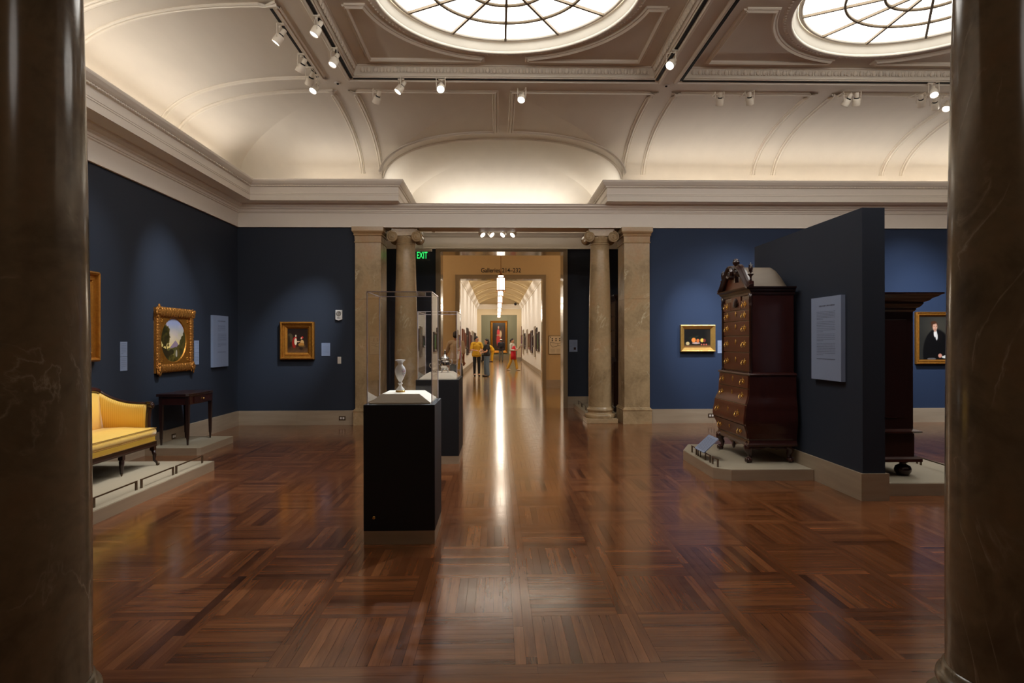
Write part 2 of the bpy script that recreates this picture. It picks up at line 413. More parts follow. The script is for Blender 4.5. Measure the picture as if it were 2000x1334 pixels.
# vestibule
vw = MB(); vw.box((-2.95, YF + .5, 0), (-2.65, YB, 3.6)); vw.box((2.9, YF + .5, 0), (3.2, YB, 3.6))
vw.box((-2.65, YB, 0), (-1.375, YB + .5, 3.6)); vw.box((1.59, YB, 0), (3.2, YB + .5, 3.6)); struct(vw.build('wall_vestibule', M['navy']))
vu = MB(); vu.box((-2.95, YF + .5, 3.6), (-2.65, YB, 4.4)); vu.box((2.9, YF + .5, 3.6), (3.2, YB, 4.4))
vu.box((-2.65, YF + .5, 3.97), (-2.1, YB, 4.4)); vu.box((2.32, YF + .5, 3.97), (2.9, YB, 4.4))
vu.box((-2.95, YB, 3.6), (3.2, YB + .5, 6)); struct(vu.build('wall_vestibule_upper', M['trim']))
# room behind the camera
kb = MB(); kb.box((-5, -3.2, 0), (6, -3, 6)); kb.box((-5.2, -3, 0), (-5, YN - .3, 6)); kb.box((6, -3, 0), (6.2, YN - .3, 6)); kb.box((-5.2, -3.2, 5.2), (6.2, YN - .45, 5.4))
struct(kb.build('wall_behind', M['tan']))
# crossing corridor
Y2 = 20.8; CW = 7.5
cw = MB()
cw.box((-CW, YB + .5, 0), (-1.375, YB + .55, 4.9)); cw.box((1.59, YB + .5, 0), (CW, YB + .55, 4.9)); cw.box((-1.375, YB + .5, 3.6), (1.59, YB + .55, 4.9))
cw.box((-CW - .2, YB + .5, 0), (-CW, Y2 + .3, 4.9)); cw.box((CW, YB + .5, 0), (CW + .2, Y2 + .3, 4.9))
cw.box((-CW, Y2, 0), (-1.335, Y2 + .5, 4.9)); cw.box((1.57, Y2, 0), (CW, Y2 + .5, 4.9)); cw.box((-1.335, Y2, 3.66), (1.57, Y2 + .5, 4.9))
struct(cw.build('wall_crossing', M['tan']))
struct(MB().box((-CW - .2, YB + .5, 4.9), (CW + .2, Y2 + .5, 5.0)).build('ceiling_crossing', M['plaster']))
# long gallery
GX0, GX1, GY1 = -1.61, 1.96, 52.0
gw = MB(); gw.box((GX0 - .2, Y2 + .5, 0), (GX0, GY1, 4.7)); gw.box((GX1, Y2 + .5, 0), (GX1 + .2, GY1, 4.7))
ge_ = MB(); ge_.box((GX0 - .2, GY1, 0), (-1.28, GY1 + .4, 5.2)); ge_.box((1.61, GY1, 0), (GX1 + .2, GY1 + .4, 5.2)); ge_.box((-1.28, GY1, 3.68), (1.61, GY1 + .4, 5.2)); M['endwall'] = mat('cream_end_wall', srgb(226, 208, 172), .8, var=.02); struct(ge_.build('wall_gallery_end', M['endwall']))
gallery_wall = struct(gw.build('wall_gallery', M['white']))
gc = MB(); gcx = (GX0 + GX1) / 2; ghw = (GX1 - GX0) / 2
prof = [(gcx + ghw * math.sin(a) / math.sin(.75), 4.42 + (math.cos(a) - math.cos(.75)) / (1 - math.cos(.75)) * .63) for a in lin(-.75, .75, 20)]
cols = [[(x, y, z) for y in (Y2 + .5, GY1)] for x, z in prof]; grid(gc, cols)
M['vault'] = mat('tan_vault_paint', srgb(216, 194, 148), .8, var=.02)
gb = gc.build('ceiling_gallery', M['vault']); struct(gb)
rb = MB()
for y in [24, 28.2, 32.5, 37, 41.5, 46, 50.5]:
    rb.loft([[(x, y, z - .0), (x, y + .5, z), (x, y + .5, z - .05), (x, y, z - .05)] for x, z in prof], smooth=False)
struct(rb.build('trim_vault_bands', M['vault']))
er = MB(); er.box((-3.2, 58, 0), (3.6, 58.2, 4.6)); er.box((-3.4, GY1 + .4, 0), (-3.2, 58.2, 4.6)); er.box((3.6, GY1 + .4, 0), (3.8, 58.2, 4.6)); struct(er.build('wall_end_room', M['green']))
struct(MB().box((-3.4, GY1 + .4, 4.6), (3.8, 58.2, 4.7)).build('ceiling_end_room', M['plaster']))

# ---- cornices
def cornice(name, path, prof, m, closed=False):
    """path: wall line in plan with the room on its LEFT; prof: (projection, z)"""
    P = [Vector(p) for p in path]; n = len(P); rings = []
    for i in range(n):
        d0 = (P[i] - P[i - 1]).normalized() if (i > 0 or closed) else None
        d1 = (P[(i + 1) % n] - P[i]).normalized() if (i < n - 1 or closed) else None
        d0 = d0 or d1; d1 = d1 or d0
        n0 = Vector((-d0.y, d0.x)); n1 = Vector((-d1.y, d1.x)); m_ = (n0 + n1) / (1 + n0.dot(n1))
        rings.append([(P[i].x + m_.x * p, P[i].y + m_.y * p, z) for p, z in prof])
    if closed: rings.append(rings[0])
    mb = MB(); mb.loft(rings, smooth=False, caps=not closed, closed=True)
    return struct(mb.build(name, m))
low = [(-.02, 3.585), (.035, 3.585), (.035, 3.60), (.022, 3.605), (.022, 3.84), (.04, 3.85), (.04, 3.865), (.055, 3.87), (.06, 3.90), (.085, 3.915), (.085, 3.93), (.10, 3.94), (.13, 3.965), (.13, 3.985), (.15, 4.0), (-.02, 4.0)]
upp = [(-.02, 3.995), (.15, 3.995), (.34, 3.997), (.345, 4.0), (.36, 4.00), (.36, 4.095), (.366, 4.10), (.366, 4.108), (.36, 4.112), (.36, 4.12), (.366, 4.125), (.366, 4.132), (.36, 4.136),
       (.36, 4.235), (.385, 4.245), (.385, 4.265), (.40, 4.27), (.42, 4.29), (.445, 4.325), (.45, 4.345), (.45, 4.36), (.36, 4.36), (.33, 4.30), (-.02, 4.28)]
rect = [(XL, YN), (XR, YN), (XR, YF), (XL, YF)]
cornice('trim_lower_cornice', rect, low, M['trimpink'], closed=True)
cornice('trim_upper_cornice', [(-2.1, YB), (-2.1, YF), (XL, YF), (XL, YN), (XR, YN), (XR, YF), (2.32, YF), (2.32, YB)][0:1] + [(-2.1, YF), (XL, YF), (XL, YN), (XR, YN), (XR, YF), (2.32, YF), (2.32, YB)], upp, M['trimpink'])
cornice('trim_vestibule_cornice', [(2.9, YF + .5), (2.9, YB), (-2.65, YB), (-2.65, YF + .5)], [(-.02, 3.6), (.05, 3.6), (.05, 3.62), (.02, 3.63), (.02, 3.86), (.05, 3.88), (.07, 3.91), (.11, 3.95), (.11, 3.98), (-.02, 3.98)], M['trim'])
cornice('trim_beam_back_moulding', [(-2.1, 12.3), (2.32, 12.3)], [(-.01, 3.86), (.03, 3.88), (.06, 3.93), (.09, 3.98), (.09, 4.0), (-.01, 4.0)], M['trim'])
cornice('trim_gallery_cornice', [(GX1, Y2 + .5), (GX1, GY1), (GX0, GY1), (GX0, Y2 + .5)], [(-.02, 4.15), (.03, 4.15), (.04, 4.2), (.10, 4.26), (.16, 4.36), (.2, 4.42), (.2, 4.53), (.175, 4.53), (.175, 4.46), (-.02, 4.46)], M['trim'])
# dentil-like bead under the lip of the upper cornice
bd = MB()
x = XL + .45
def bead(p, a): bd.box((p[0] - .014, p[1] - .008, 4.247), (p[0] + .014, p[1] + .008, 4.263)) if a else bd.box((p[0] - .008, p[1] - .014, 4.247), (p[0] + .008, p[1] + .014, 4.263))
x = XL + .46
while x < -1.74: bead((x, YF - .39), 1); x += .05
x = 2.0
while x < 9.35: bead((x, YF - .39), 1); x += .05
y = 5.0
while y < YF - .45: bead((XL + .39, y), 0); y += .05
tag(bd.build('trim_bead_row', M['trimpink']), kind='structure')

# ------------------------------------------------------------------ ceiling mouldings
def fprime(f, d, h=1e-3): return (f(d + h) - f(max(d - h, 0))) / (h + min(d, h))
MP = [(-.045, 0), (-.045, .016), (-.030, .026), (-.017, .008), (-.009, .036), (.014, .036), (.022, .010), (.036, .020), (.045, .010), (.045, 0)]
MPS = [(-.028, 0), (-.028, .012), (-.012, .032), (.012, .032), (.028, .012), (.028, 0)]
DS = [CA * (1 - math.cos(PI / 2 * k / 18)) for k in range(19)]
def nf(d): return (0, -fprime(cove_z, d), -1)
def seg_far(x, d0=.02, d1=CA, rev=False):
    P = [((x, YF - d, cove_z(d)), nf(d)) for d in DS if d0 <= d <= d1]
    return P[::-1] if rev else P
def seg_left(y, d1=CA, rev=False):
    P = [((XL + d, y, cove_z(d)), (fprime(cove_z, d), 0, -1)) for d in DS if .02 <= d <= d1]
    return P[::-1] if rev else P
DN = (0, 0, -1)
def flatseg(*pts): return [((x, y, ZC), DN) for x, y in pts]
ntrim = [0]
def mould(paths, prof=MP, name=None, m=None):
    mb = MB()
    for p in paths: mb.sweep([q[0] for q in p], [q[1] for q in p], prof)
    ntrim[0] += 1
    return struct(mb.build(name or 'trim_%d' % ntrim[0], m or M['trim']))
yt = YF - CA + .03
xt = XL + CA - .03
def arch(y, half=BH, off=0, x0=None, x1=None):
    out = []
    for k in range(-40, 41):
        u = math.sin(PI / 2 * k / 40) * .995; x = BX + half * u
        if x0 is not None and x < x0: continue
        if x1 is not None and x > x1: continue
        z = barrel_z(x); g = (barrel_z(min(x + .002, BX + BH)) - barrel_z(max(x - .002, BX - BH))) / .004
        out.append(((x, y, z), (g, 0, -1)))
    return out
# central bay of the far cove: two panels and the vault arch
xl_, xr_ = -2.09, 2.31
mould([seg_far(xl_) + flatseg((xl_, yt), (-.02, yt)) + flatseg((-.02, 11.36))[0:1]])
mould([seg_far(xr_) + flatseg((xr_, yt), (.24, yt), (.24, 11.36))])
mould([arch(11.36, x1=-.02), arch(11.36, x0=.24)])
mould([arch(11.74)], MPS)
# panels of the right bay and its neighbour
for a, b in ((2.68, 4.70), (5.08, 7.10)):
    mould([seg_far(a) + flatseg((a, yt), (b, yt)) + seg_far(b, rev=True)])
mould([seg_far(xt, rev=False) + flatseg((xt, yt + .0), (-3.2, yt + .0))[:1]])
# left cove panels: transverse ribs with the long edge beside the track
for a, b in ((7.12, 9.06), (4.95, 6.72)):
    mould([seg_left(a) + flatseg((xt, a), (xt, b)) + seg_left(b, rev=True)])
mould([seg_left(yt)])
mould([seg_far(7.48)])
# edge of the flat ceiling at the coffers
for x0, x1, xc in COFF:
    e = .075
    mould([flatseg((x0 - e, CY0 - e), (x1 + e, CY0 - e), (x1 + e, CY1 + e), (x0 - e, CY1 + e), (x0 - e, CY0 - e))], MPS)
# dark track slots
tr = MB()
def slot(a, b, w_=.018, z=ZC - .004):
    a, b = Vector((*a, z)), Vector((*b, z)); d = (b - a).normalized(); s_ = Vector((-d.y, d.x, 0)) * w_
    tr.add([tuple(a - s_), tuple(b - s_), tuple(b + s_), tuple(a + s_), tuple(a - s_ - Vector((0, 0, .012))), tuple(b - s_ - Vector((0, 0, .012))), tuple(b + s_ - Vector((0, 0, .012))), tuple(a + s_ - Vector((0, 0, .012)))],
           [(0, 1, 2, 3), (7, 6, 5, 4), (0, 4, 5, 1), (1, 5, 6, 2), (2, 6, 7, 3), (3, 7, 4, 0)])
for x0, x1, xc in COFF:
    slot((x0 - .022, CY0), (x0 - .022, CY1)); slot((x1 + .022, CY0), (x1 + .022, CY1)); slot((x0, CY1 + .022), (x1, CY1 + .022), .007)
slot((XL + CA - .09, 4.95), (XL + CA - .09, 6.72), z=cove_z(CA - .09) - .004); slot((XL + CA - .09, 7.12), (XL + CA - .09, 9.06), z=cove_z(CA - .09) - .004)
for a, b in ((-2.05, -.06), (.28, 2.27), (2.72, 4.66), (5.12, 7.06)): slot((a, yt + .055), (b, yt + .055), .006)
struct(tr.build('trim_track_slots', M['black']))
# egg and dart moulding on the coffer risers + spandrel panels + rings
for ci, (x0, x1, xc) in enumerate(COFF):
    eg = MB(); st_ = .092
    def egg(px, py, nx, ny):
        c = Vector((px + nx * .008, py + ny * .008, 5.29)); t = Vector((-ny, nx, 0)); n_ = Vector((nx, ny, 0))
        vs = []; K = 8
        for zz, rr in ((-.036, .35), (-.018, .9), (.008, 1), (.034, .6)):
            for k in range(5):
                a = PI * k / 4; vs.append(tuple(c + t * (.03 * rr * math.cos(a)) + n_ * (.026 * rr * math.sin(a)) + Vector((0, 0, zz))))
        fs = [(r * 5 + k, r * 5 + k + 1, r * 5 + k + 6, r * 5 + k + 5) for r in range(3) for k in range(4)]
        eg.add(vs, fs, True)
        q = c + t * (st_ / 2); eg.box((q.x - .006, q.y - .006, 5.255), (q.x + .006, q.y + .006, 5.325))
    x = x0 + .14
    while x < x1 - .1: egg(x, CY1 - .035, 0, -1); x += st_
    y = 5.3
    while y < CY1 - .1:
        egg(x0 + .035, y, 1, 0); egg(x1 - .035, y, -1, 0); y += st_
    # fillets above and below the eggs
    for zz, ins, hh in ((5.215, .0, .014), (5.338, .055, .016)):
        a_, b_, c_, d_ = x0 + ins, x1 - ins, CY0 + ins, CY1 - ins; t = .022
        eg.box((a_, d_ - t, zz), (b_, d_, zz + hh)); eg.box((a_, c_, zz), (a_ + t, d_, zz + hh)); eg.box((b_ - t, c_, zz), (b_, d_, zz + hh)); eg.box((a_, c_, zz), (b_, c_ + t, zz + hh))
    tag(eg.build('trim_egg_and_dart', M['trim']), kind='structure')
    # ring mouldings
    rg = MB()
    rg.lathe([(RH, ZF + .001), (RH, ZF - .02), (RH + .02, ZF - .034), (RH + .035, ZF - .022), (RH + .05, ZF - .028), (RH + .07, ZF - .012), (RH + .1, ZF - .010), (RH + .11, ZF + .001)], c=(xc, CYC, 0), n=96, caps=False)
    for k in range(150):
        a = 2 * PI * k / 150; rg.ball((xc + (RH + .085) * math.cos(a), CYC + (RH + .085) * math.sin(a), ZF - .01), .02, n=4, sc=(1, 1, .7))
    struct(rg.build('trim_skylight_ring', M['trim']))
    # spandrel panels
    paths = []
    hx, hy = (x1 - x0) / 2 - .27, (CY1 - CY0) / 2 - .24
    for sx in (-1, 1):
        for sy in (-1, 1):
            R_ = RH + .20; g = .31
            a0 = math.asin(g / R_); P = []
            # from the side gap round the corner to the far gap, back along the arc
            P.append((xc + sx * hx, CYC + sy * g)); P.append((xc + sx * hx, CYC + sy * hy)); P.append((xc + sx * g, CYC + sy * hy))
            arc = [(xc + sx * R_ * math.sin(t), CYC + sy * R_ * math.cos(t)) for t in lin(a0, PI / 2 - a0, 16)]
            P = P + arc + [P[0]]
            if sx * sy > 0: P = P[::-1]
            paths.append([((px, py, ZF), DN) for px, py in P])
    mb = MB()
    for p in paths: mb.sweep([q[0] for q in p], [q[1] for q in p], [(-.035, 0), (-.035, .024), (-.016, .044), (.006, .022), (.024, .024), (.035, .010), (.035, 0)])
    struct(mb.build('trim_spandrel_panels', M['trim']))
# ------------------------------------------------------------------ skylights
M['skyglass'] = emis('backlit_glass', (1.0, .965, .90, 1), SKY_GLOW)
M['muntin'] = mat('skylight_bars', srgb(126, 110, 88), .6)
M['drum'] = mat('skylight_drum', srgb(246, 240, 226), .8, var=.01)
for ci, (x0, x1, xc) in enumerate(COFF):
    dr = MB(); dr.lathe([(RH, ZF), (RH - .012, ZF + .01), (RG + .05, ZG), (RG + .03, ZG + .1)], c=(xc, CYC, 0), n=96, caps=False)
    win = struct(dr.build('window_%d' % (ci + 1), M['drum']))
    fr = MB(); fr.lathe([(RG + .045, ZG + .0), (RG + .03, ZG - .018), (RG + .0, ZG - .018), (RG - .012, ZG + .01)], c=(xc, CYC, 0), n=96, caps=False)
    fr.build('frame_ring', M['trim'], win)
    rings = [.12, .49, .90, RG]
    NS = 12
    for k in range(NS):
        a = 2 * PI * (k + .0) / NS + PI / 2
        mb = MB(); mb.box((.1, -.014, -.03), (RG, .014, .0), Matrix.Translation((xc, CYC, ZG)) @ Matrix.Rotation(a, 4, 'Z')); mb.build('glazing_bar', M['muntin'], win)
    for r in rings[:3]:
        mb = MB(); mb.lathe([(r - .013, ZG), (r - .013, ZG - .03), (r + .013, ZG - .03), (r + .013, ZG)], c=(xc, CYC, 0), n=64, caps=False); mb.build('glazing_ring', M['muntin'], win)
    mb = MB(); mb.lathe([(.001, ZG + .004), (rings[0], ZG + .004), (rings[0], ZG + .01), (.001, ZG + .01)], c=(xc, CYC, 0), n=24, caps=False); mb.build('pane', M['skyglass'], win, smooth=False)
    for j in range(3):
        for k in range(NS):
            a0 = 2 * PI * k / NS + PI / 2; A = lin(a0, a0 + 2 * PI / NS, 5); r0, r1 = rings[j], rings[j + 1]
            vs = []
            for z in (ZG + .004, ZG + .012):
                vs += [(xc + r * math.cos(t), CYC + r * math.sin(t), z) for r in (r0, r1) for t in A]
            fs = []
            for q in range(5): fs += [(q, q + 1, q + 7, q + 6), (12 + q, 18 + q, 19 + q, 13 + q)]
            MB().add(vs, fs).build('pane', M['skyglass'], win)

# ------------------------------------------------------------------ floors
def wood_floor(name, c_dark, c_mid, c_light, rough, coat=.6):
    m, nt, b = nmat(name); N, L = nt.nodes, nt.links
    uv = N.new('ShaderNodeUVMap'); at_ = N.new('ShaderNodeAttribute'); at_.attribute_name = 'rnd'
    r = ramp(N, [(.0, c_dark), (.5, c_mid), (1.0, c_light)]); L.new(at_.outputs['Fac'], r.inputs[0])
    mp = N.new('ShaderNodeMapping'); mp.inputs['Scale'].default_value = (1.6, 22, 1); L.new(uv.outputs[0], mp.inputs['Vector'])
    n1 = N.new('ShaderNodeTexNoise'); n1.inputs['Scale'].default_value = 1; n1.inputs['Detail'].default_value = 6; n1.inputs['Distortion'].default_value = .6; L.new(mp.outputs[0], n1.inputs['Vector'])
    n2 = N.new('ShaderNodeTexNoise'); n2.inputs['Scale'].default_value = 5; n2.inputs['Detail'].default_value = 5; L.new(mp.outputs[0], n2.inputs['Vector'])
    rr = ramp(N, [(.30, (.55, .55, .55, 1)), (.6, (1, 1, 1, 1)), (.8, (1.05, 1.05, 1.05, 1))]); L.new(n1.outputs['Fac'], rr.inputs[0])
    mx = N.new('ShaderNodeMix'); mx.data_type = 'RGBA'; mx.blend_type = 'MULTIPLY'; mx.inputs[0].default_value = .8
    L.new(r.outputs[0], mx.inputs[6]); L.new(rr.outputs[0], mx.inputs[7])
    m2 = N.new('ShaderNodeMix'); m2.data_type = 'RGBA'; m2.blend_type = 'MULTIPLY'; m2.inputs[0].default_value = .4
    L.new(mx.outputs[2], m2.inputs[6]); L.new(n2.outputs['Fac'], m2.inputs[7]); L.new(m2.outputs[2], b.inputs['Base Color'])
    # slightly wavy worn varnish
    tc = N.new('ShaderNodeTexCoord'); n3 = N.new('ShaderNodeTexNoise'); n3.inputs['Scale'].default_value = 9; n3.inputs['Detail'].default_value = 3; L.new(tc.outputs['Object'], n3.inputs['Vector'])
    r3 = ramp(N, [(.3, (rough * .8,) * 3 + (1,)), (.7, (rough * 1.25,) * 3 + (1,))]); L.new(n3.outputs['Fac'], r3.inputs[0]); L.new(r3.outputs[0], b.inputs['Roughness'])
    bp = N.new('ShaderNodeBump'); bp.inputs['Strength'].default_value = .12; bp.inputs['Distance'].default_value = .004
    L.new(n1.outputs['Fac'], bp.inputs['Height']); L.new(bp.outputs[0], b.inputs['Normal'])
    pset(b, Coat_Weight=coat, Coat_Roughness=rough * .75, Specular_IOR_Level=.5)
    return m
M['parquet'] = wood_floor('parquet_wood', srgb(96, 56, 34), srgb(144, 88, 52), srgb(176, 114, 70), .17, .4)
M['hallwood'] = wood_floor('gallery_floor_wood', srgb(150, 112, 66), srgb(176, 136, 86), srgb(192, 152, 100), .15, .5)
RND = random.Random(11)
def plank_geo(planks):
    """planks: (x0,y0,x1,y1, along) -> mesh with uv and per-face random"""
    vs, fs, uvs, rn = [], [], [], []
    g = .00012
    for x0, y0, x1, y1, al in planks:
        b = len(vs); t = -.012; e = .0004
        h = RND.uniform(-.0001, .0001)
        X0, X1, Y0, Y1 = x0 + g, x1 - g, y0 + g, y1 - g
        vs += [(X0, Y0, t), (X1, Y0, t), (X1, Y1, t), (X0, Y1, t), (X0 + e, Y0 + e, h), (X1 - e, Y0 + e, h), (X1 - e, Y1 - e, h), (X0 + e, Y1 - e, h)]
        F = [(4, 5, 6, 7), (0, 1, 5, 4), (1, 2, 6, 5), (2, 3, 7, 6), (3, 0, 4, 7)]
        ou, ov = RND.uniform(0, 40), RND.uniform(0, 40); r = min(1, max(0, RND.gauss(.5, .17) + (0.0 if al == 'x' else -.03)))
        for f in F:
            fs.append([b + i for i in f]); rn.append(r)
            for i in f:
                p = vs[b + i]; uvs.append((p[0] + ou, p[1] + ov) if al == 'x' else (p[1] + ou, p[0] + ov))
    me = bpy.data.meshes.new('plank'); me.from_pydata(vs, [], fs)
    uv = me.uv_layers.new(name='UVMap'); uv.data.foreach_set('uv', [c for u in uvs for c in u])
    a = me.attributes.new('rnd', 'FLOAT', 'FACE'); a.data.foreach_set('value', rn)
    me.update(); return me
def plank_obj(planks, name, parent, m, kind=None):
    me = plank_geo(planks); me.materials.append(m); o = bpy.data.objects.new(name, me); COL.objects.link(o); o.parent = parent
    if kind: o['kind'] = kind
    return o
fb = MB(); fb.box((-5.2, -3.2, -.1), (XR + .3, YB, -.006)); floor = struct(fb.build('floor', M['black']))
PW = .0527; MOD = 11 * PW; OX, OY = .187, 3.0
planks = []
ix0, ix1 = int((XL - OX) // MOD), int((XR - OX) // MOD)
iy1 = int((YB - OY) // MOD)
def clip(x0, y0, x1, y1, al):
    x0, x1 = max(x0, XL), min(x1, XR); y1 = min(y1, YB)
    if x1 - x0 > .004 and y1 - y0 > .004: planks.append((x0, y0, x1, y1, al))
for i in range(ix0, ix1 + 1):
    bx = OX + i * MOD
    for j in range(0, iy1 + 1):
        by = OY + j * MOD
        if (i + j) % 2 == 0:
            for k in range(9): clip(bx + k * PW, by, bx + (k + 1) * PW, by + 10 * PW, 'y')
        else:
            for k in range(10): clip(bx, by + k * PW, bx + 9 * PW, by + (k + 1) * PW, 'x')
        clip(bx, by + 10 * PW, bx + 9 * PW, by + 11 * PW, 'x')
    for k in (9, 10):
        y = OY - RND.uniform(0, 1)
        while y < YB:
            L_ = RND.uniform(.7, 1.5); y0 = max(y, OY); clip(bx + k * PW, y0, bx + (k + 1) * PW, y + L_, 'y'); y += L_
# border boards running across in front of the near columns and into the room behind
y = OY - .085
row = 0
while y > -3.0:
    x = -5 + RND.uniform(-1, 0)
    while x < 6:
        L_ = RND.uniform(.8, 1.8); planks.append((max(x, -5), y, min(x + L_, 6), y + .085, 'x')); x += L_
    y -= .085; row += 1
def shows(p):
    cx, cy = (p[0] + p[2]) / 2, (p[1] + p[3]) / 2
    if cy < 2.8 or abs(cx - .03 * cy) / cy > .66: return 0
    return (p[2] - p[0]) * (p[3] - p[1]) / cy ** 3
order = sorted(planks, key=shows, reverse=True)
for p in order[:300]: plank_obj([p], 'plank', floor, M['parquet'])
plank_obj(order[300:], 'far_planks', floor, M['parquet'], 'stuff')
fb = MB(); fb.box((-CW, YB, -.1), (CW, 58.2, -.006)); floor2 = struct(fb.build('floor_gallery', M['black']))
pl = []
x = -2.6
HX = lin(-2.61, 2.97, 36)
def rows(xs, y0, y1, al='y'):
    for a, b in zip(xs, xs[1:]):
        y = y0 - RND.uniform(0, 1.2)
        while y < y1:
            L_ = RND.uniform(1.2, 2.6); q = (a, max(y, y0), b, min(y + L_, y1), 'y')
            if q[3] - q[1] > .01: pl.append(q)
            y += L_
rows(lin(-1.35, 1.6, 24), YB, Y2 + .5); rows(lin(-7.5, -1.35, 50), YB, Y2 + .5); rows(lin(1.6, 7.5, 48), YB, Y2 + .5)
rows(lin(-3.4, 3.8, 60), Y2 + .5, 58.2)
plank_obj(pl, 'floor_boards', floor2, M['hallwood'], 'stuff')

# ------------------------------------------------------------------ baseboards (travertine slabs)
def baseboard(name, a, b, h=.26, th=.035, seg=1.25, parent=None):
    """slabs from a to b, room on the LEFT"""
    A, B = Vector((*a, 0)), Vector((*b, 0)); d = B - A; L_ = d.length; d.normalize(); n_ = Vector((-d.y, d.x, 0))
    core = MB(); rt_ = Matrix(((d.x, n_.x, 0, A.x), (d.y, n_.y, 0, A.y), (0, 0, 1, 0), (0, 0, 0, 1)))
    core.box((0, -.01, 0), (L_, th - .006, h - .006), rt_); o = struct(core.build(name, M['trav']))
    k = max(1, round(L_ / seg))
    if L_ < 12:
        for i in range(k):
            mb = MB(); mb.box((L_ * i / k + .001, th - .007, .0), (L_ * (i + 1) / k - .001, th, h - .0), rt_); mb.box((L_ * i / k + .001, -.005, h - .007), (L_ * (i + 1) / k - .001, th - .007, h), rt_)
            mb.build('slab', M['trav'], o)
    return o
baseboard('baseboard_left', (XL, YF), (XL, YN))
baseboard('baseboard_far', (-2.57, YF), (XL, YF))
baseboard('baseboard_far_right', (XR, YF), (2.78, YF))
baseboard('baseboard_right', (XR, YN), (XR, YF))
baseboard('baseboard_vestibule_left', (-1.375, YB), (-2.65, YB)); baseboard('baseboard_vestibule_right', (2.9, YB), (1.59, YB))
baseboard('baseboard_crossing_left', (-1.335, Y2), (-CW, Y2), h=.27); baseboard('baseboard_crossing_right', (CW, Y2), (1.57, Y2), h=.27)
baseboard('baseboard_gallery_left', (GX0, GY1), (GX0, Y2 + .5), h=.22); baseboard('baseboard_gallery_right', (GX1, Y2 + .5), (GX1, GY1), h=.22)
baseboard('baseboard_end_left', (-1.28, GY1), (GX0, GY1), h=.25); baseboard('baseboard_end_right', (GX1, GY1), (1.61, GY1), h=.25)
baseboard('baseboard_end_room', (3.6, 58), (-3.2, 58), h=.3)

# ------------------------------------------------------------------ door surrounds
def door(name, xo0, xo1, zo, xi0, xi1, zi, y0, y1):
    f = MB(); p = .035
    f.box((xo0, y0 - p, 0), (xi0, y1 + p, zo)); f.box((xi1, y0 - p, 0), (xo1, y1 + p, zo)); f.box((xi0, y0 - p, zi), (xi1, y1 + p, zo))
    o = struct(f.build(name, M['framestone']))
    e = MB(); q = p + .015; t = .03
    for yy, s_ in ((y0 - q, 1), (y1 + p, 1)):
        e.box((xo0 - .005, yy, 0), (xo0 + t, yy + .015, zo + .005)); e.box((xo1 - t, yy, 0), (xo1 + .005, yy + .015, zo + .005)); e.box((xo0 + t, yy, zo - t), (xo1 - t, yy + .015, zo + .005))
    e.build('frame_edge', M['framestone'], o)
    return o
door('door_1', -1.375, 1.59, 3.60, -1.27, 1.495, 3.535, YB, YB + .55)
door('door_2', -1.335, 1.57, 3.66, -1.205, 1.453, 3.53, Y2, Y2 + .5)

# ------------------------------------------------------------------ columns and pilasters
def column_parts(root, m):
    pb = MB(); pb.box((-.285, -.285, 0), (.285, .285, .09)); bevel_obj(pb.build('plinth', m, root), .006)
    b = MB(); b.lathe([(.28, .09), (.283, .10), (.286, .125), (.283, .15), (.272, .163), (.245, .168), (.236, .172), (.228, .185), (.226, .20), (.232, .212), (.24, .218), (.246, .235), (.243, .252), (.233, .26), (.224, .264), (.224, .285), (.215, .295)], n=48)
    b.build('base', m, root)
    s_ = MB(); pr_ = [(.215, .292)]
    for k in range(25):
        t = k / 24; z = .30 + t * 2.99; r = .2135 - .041 * (t ** 1.9) + .002 * math.sin(PI * t); pr_.append((r, z))
    pr_ += [(.176, 3.30), (.184, 3.305), (.186, 3.315), (.180, 3.325)]
    s_.lathe(pr_, n=48); s_.build('shaft', m, root)
    c = MB(); c.lathe([(.178, 3.325), (.178, 3.35), (.19, 3.38), (.205, 3.41), (.205, 3.45)], n=40)
    c.box((-.222, -.202, 3.45), (.222, .202, 3.531)); c.box((-.222, -.208, 3.522), (.222, .208, 3.531))
    c.box((-.215, -.20, 3.531), (.215, .20, 3.545)); c.box((-.235, -.21, 3.545), (.235, .21, 3.585))
    for sy in (-1, 1):   # channelled band between the volutes
        c.box((-.13, sy * .205 - .006, 3.452), (.13, sy * .205 + .006, 3.46))
        for k in range(5): c.ball((-.05 + .025 * k, sy * .197, 3.435), .014, n=6, sc=(.7, 1, 1.7))
    c.build('capital', m, root)
    for sx in (-1, 1):
        v = MB(); cx, cz, R_ = sx * .222, 3.434, .098
        # bolster waisted in the middle, running front to back
        v.loft([[(cx + r * math.cos(a), y, cz + r * math.sin(a)) for a in [2 * PI * k / 28 for k in range(28)]] for y, r in ((-.205, R_), (-.185, R_), (-.14, R_ * .86), (0, R_ * .72), (.14, R_ * .86), (.185, R_), (.205, R_))])
        for sy in (-1, 1):
            sp = []
            for k in range(70):
                a = PI / 2 + sx * (-1) * 2 * PI * 2.3 * k / 69; rr = (R_ - .006) * (1 - k / 69) ** .85 + .012
                sp.append((cx + rr * math.cos(a), sy * .208, cz + rr * math.sin(a)))
            v.tube(sp, [.0095 - .005 * k / 69 for k in range(70)], n=6); v.ball((cx, sy * .208, cz), .018, n=8, sc=(1, .6, 1))
        v.build('volute', m, root)
def column(x, y, m, label, group=None):
    r = thing('column', label, 'column', (x, y, 0), 0, group); column_parts(r, m); return r
colL = column(-1.695, 12.05, M['stone'], 'tan marble column with scroll capital at the doorway, beside the green exit sign')
colR = dup(colL, (1.925, 12.05, 0), None, 'tan marble column with scroll capital whose base meets the small barrier platform')
nearL = column(-1.671, 2.30, M['stone_near'], 'huge dark polished marble column close up, next to the yellow sofa')
